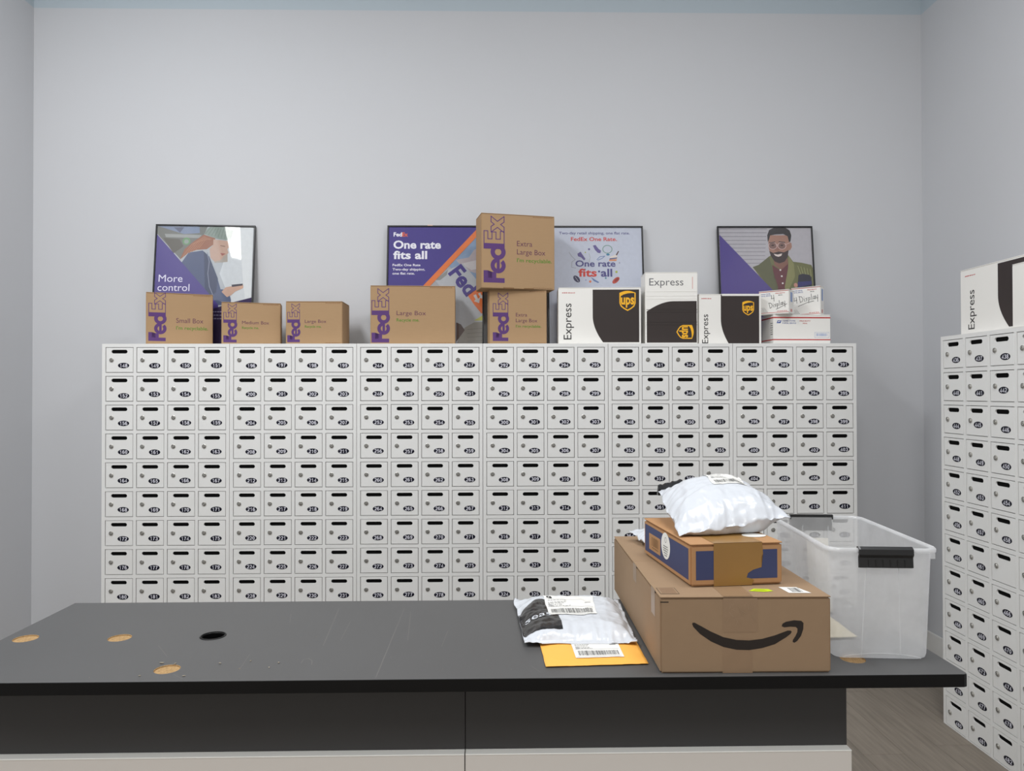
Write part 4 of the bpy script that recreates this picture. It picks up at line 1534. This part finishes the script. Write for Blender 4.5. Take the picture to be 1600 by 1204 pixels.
outer = [sec(0.109, 0.213, .022, 0.0), sec(0.1155, 0.2195, .024, 0.005), sec(0.118, 0.222, .026, 0.014), sec(0.126, 0.231, .028, BH - 0.030), sec(0.127, 0.232, .028, BH - 0.004)]
o = loft(outer, M_BIN, 'wall_shell', True)
rim = [sec(0.127, 0.232, .028, BH - 0.006), sec(0.1275, 0.2325, .028, BH), sec(0.134, 0.239, .034, BH + 0.001), sec(0.1375, 0.2425, .036, BH - 0.003), sec(0.1375, 0.2425, .036, BH - 0.010), sec(0.1355, 0.2405, .035, BH - 0.010), sec(0.1345, 0.2395, .034, BH - 0.004)]
loft(rim, M_RIM, 'rim')
for sx in (-0.046, 0.044):
    # moulded ridge up the front and back
    for fy in (-1, 1):
        pts = []
        V, Fc = [], []
        for q, (z, yy, xx) in enumerate(((0.008, 0.2205, sx * 1.06), (BH - 0.030, 0.2312, sx * 0.86))):
            V += [(xx - 0.0016, fy * yy, z), (xx, fy * (yy + 0.0022), z), (xx + 0.0016, fy * yy, z)]
        Fc = [(0, 1, 4, 3), (1, 2, 5, 4)]
        link('ridge', mesh('ridge', V, Fc, (M_RIM,)), bin_)
# foot arch along the bottom front
V, Fc = [], []
for q in range(17):
    a = q / 16
    x = -0.095 + 0.19 * a
    z = 0.003 + 0.010 * math.sin(math.pi * a) ** 0.7
    V += [(x, -0.2212, z), (x, -0.2232, z + 0.0016), (x, -0.2212, z + 0.0032)]
for q in range(16):
    for e in (0, 1):
        Fc.append((q * 3 + e, q * 3 + e + 1, q * 3 + e + 4, q * 3 + e + 3))
link('foot_arch', mesh('foot_arch', V, Fc, (M_RIM,), smooth=True), bin_)
# drop lug under the rim at the corner
link('rim_lug', boxmesh('rim_lug', 0.126, 0.136, -0.214, -0.204, BH - 0.030, BH - 0.010, 0.001, M_RIM, 1), bin_)


def latch(fy, cx):
    lroot = link('latch', None, bin_)
    lroot.empty_display_size = 0.02
    hw = 0.0655
    prof = [(0.232, BH - 0.010), (0.232, BH + 0.0035), (0.240, BH + 0.0045), (0.2475, BH - 0.001), (0.2490, BH - 0.014), (0.2440, BH - 0.022), (0.2460, BH - 0.046), (0.2420, BH - 0.0475), (0.2400, BH - 0.022), (0.2440, BH - 0.012)]
    V, Fc = [], []
    xs_ = [-hw, -hw + 0.004, hw - 0.004, hw]
    sc_ = [0.0015, 0.0, 0.0, 0.0015]
    for x, sh in zip(xs_, sc_):
        for y, z in prof:
            V.append((cx + x, fy * (y - sh), z))
    k = len(prof)
    for j in range(3):
        for q in range(k):
            q2 = (q + 1) % k
            Fc.append((j * k + q, j * k + q2, (j + 1) * k + q2, (j + 1) * k + q))
    Fc += [tuple(range(k)), tuple(3 * k + q for q in range(k))[::-1]]
    link('latch_handle', mesh('latch_handle', V, Fc, (M_LATCH,)), lroot)
    for q in range(6):
        x = cx - 0.044 + q * 0.0175
        link('grip_rib', boxmesh('grip_rib', x, x + 0.0022, min(fy * 0.2440, fy * 0.2464), max(fy * 0.2440, fy * 0.2464), BH - 0.044, BH - 0.027, 0.0006, M_LATCH, 1), lroot)


latch(-1, 0.003)
latch(1, -0.012)


# contents of the bin
def sheet(name, label, cat, pts, th, m, curl=0.0):
    c = [Vector(p) for p in pts]
    nrm = (c[1] - c[0]).cross(c[3] - c[0]).normalized()
    n = 8
    V, Fc = [], []
    base = c[0].copy()
    for sg in (0, 1):
        for a in range(n + 1):
            for b_ in range(n + 1):
                s, t = a / n, b_ / n
                p = c[0] * (1 - s) * (1 - t) + c[1] * s * (1 - t) + c[2] * s * t + c[3] * (1 - s) * t
                p = p + nrm * (th * sg + curl * math.sin(math.pi * t) * math.sin(math.pi * s))
                V.append(p - base)
    N = (n + 1) ** 2
    for a in range(n):
        for b_ in range(n):
            q = a * (n + 1) + b_
            Fc.append((q + 1, q + n + 2, q + n + 1, q))
            Fc.append((N + q, N + q + n + 1, N + q + n + 2, N + q + 1))
    ring = [a * (n + 1) for a in range(n + 1)] + [n * (n + 1) + b_ for b_ in range(1, n + 1)] + [a * (n + 1) + n for a in range(n - 1, -1, -1)] + [b_ for b_ in range(n - 1, 0, -1)]
    for q in range(len(ring)):
        a, b_ = ring[q], ring[(q + 1) % len(ring)]
        Fc.append((a, b_, N + b_, N + a))
    o = link(name, mesh(name, V, Fc, (m,), smooth=False), None, loc=base)
    return tag(o, label, cat)


zb = CZ + 0.006
sheet('paper_envelope', 'cream paper envelope lying tilted inside the clear bin', 'envelope', [(0.874, 1.930, zb), (0.966, 1.935, zb), (0.932, 2.10, zb + 0.030), (0.872, 2.06, zb + 0.075)], 0.003, M_CREAM, 0.002)
sheet('paper_sheet', 'white paper sheet standing at the back inside the clear bin', 'paper', [(0.940, 2.165, zb), (1.005, 2.160, zb), (1.008, 2.195, zb + 0.215), (0.943, 2.200, zb + 0.215)], 0.0012, M_PAPER, 0.002)
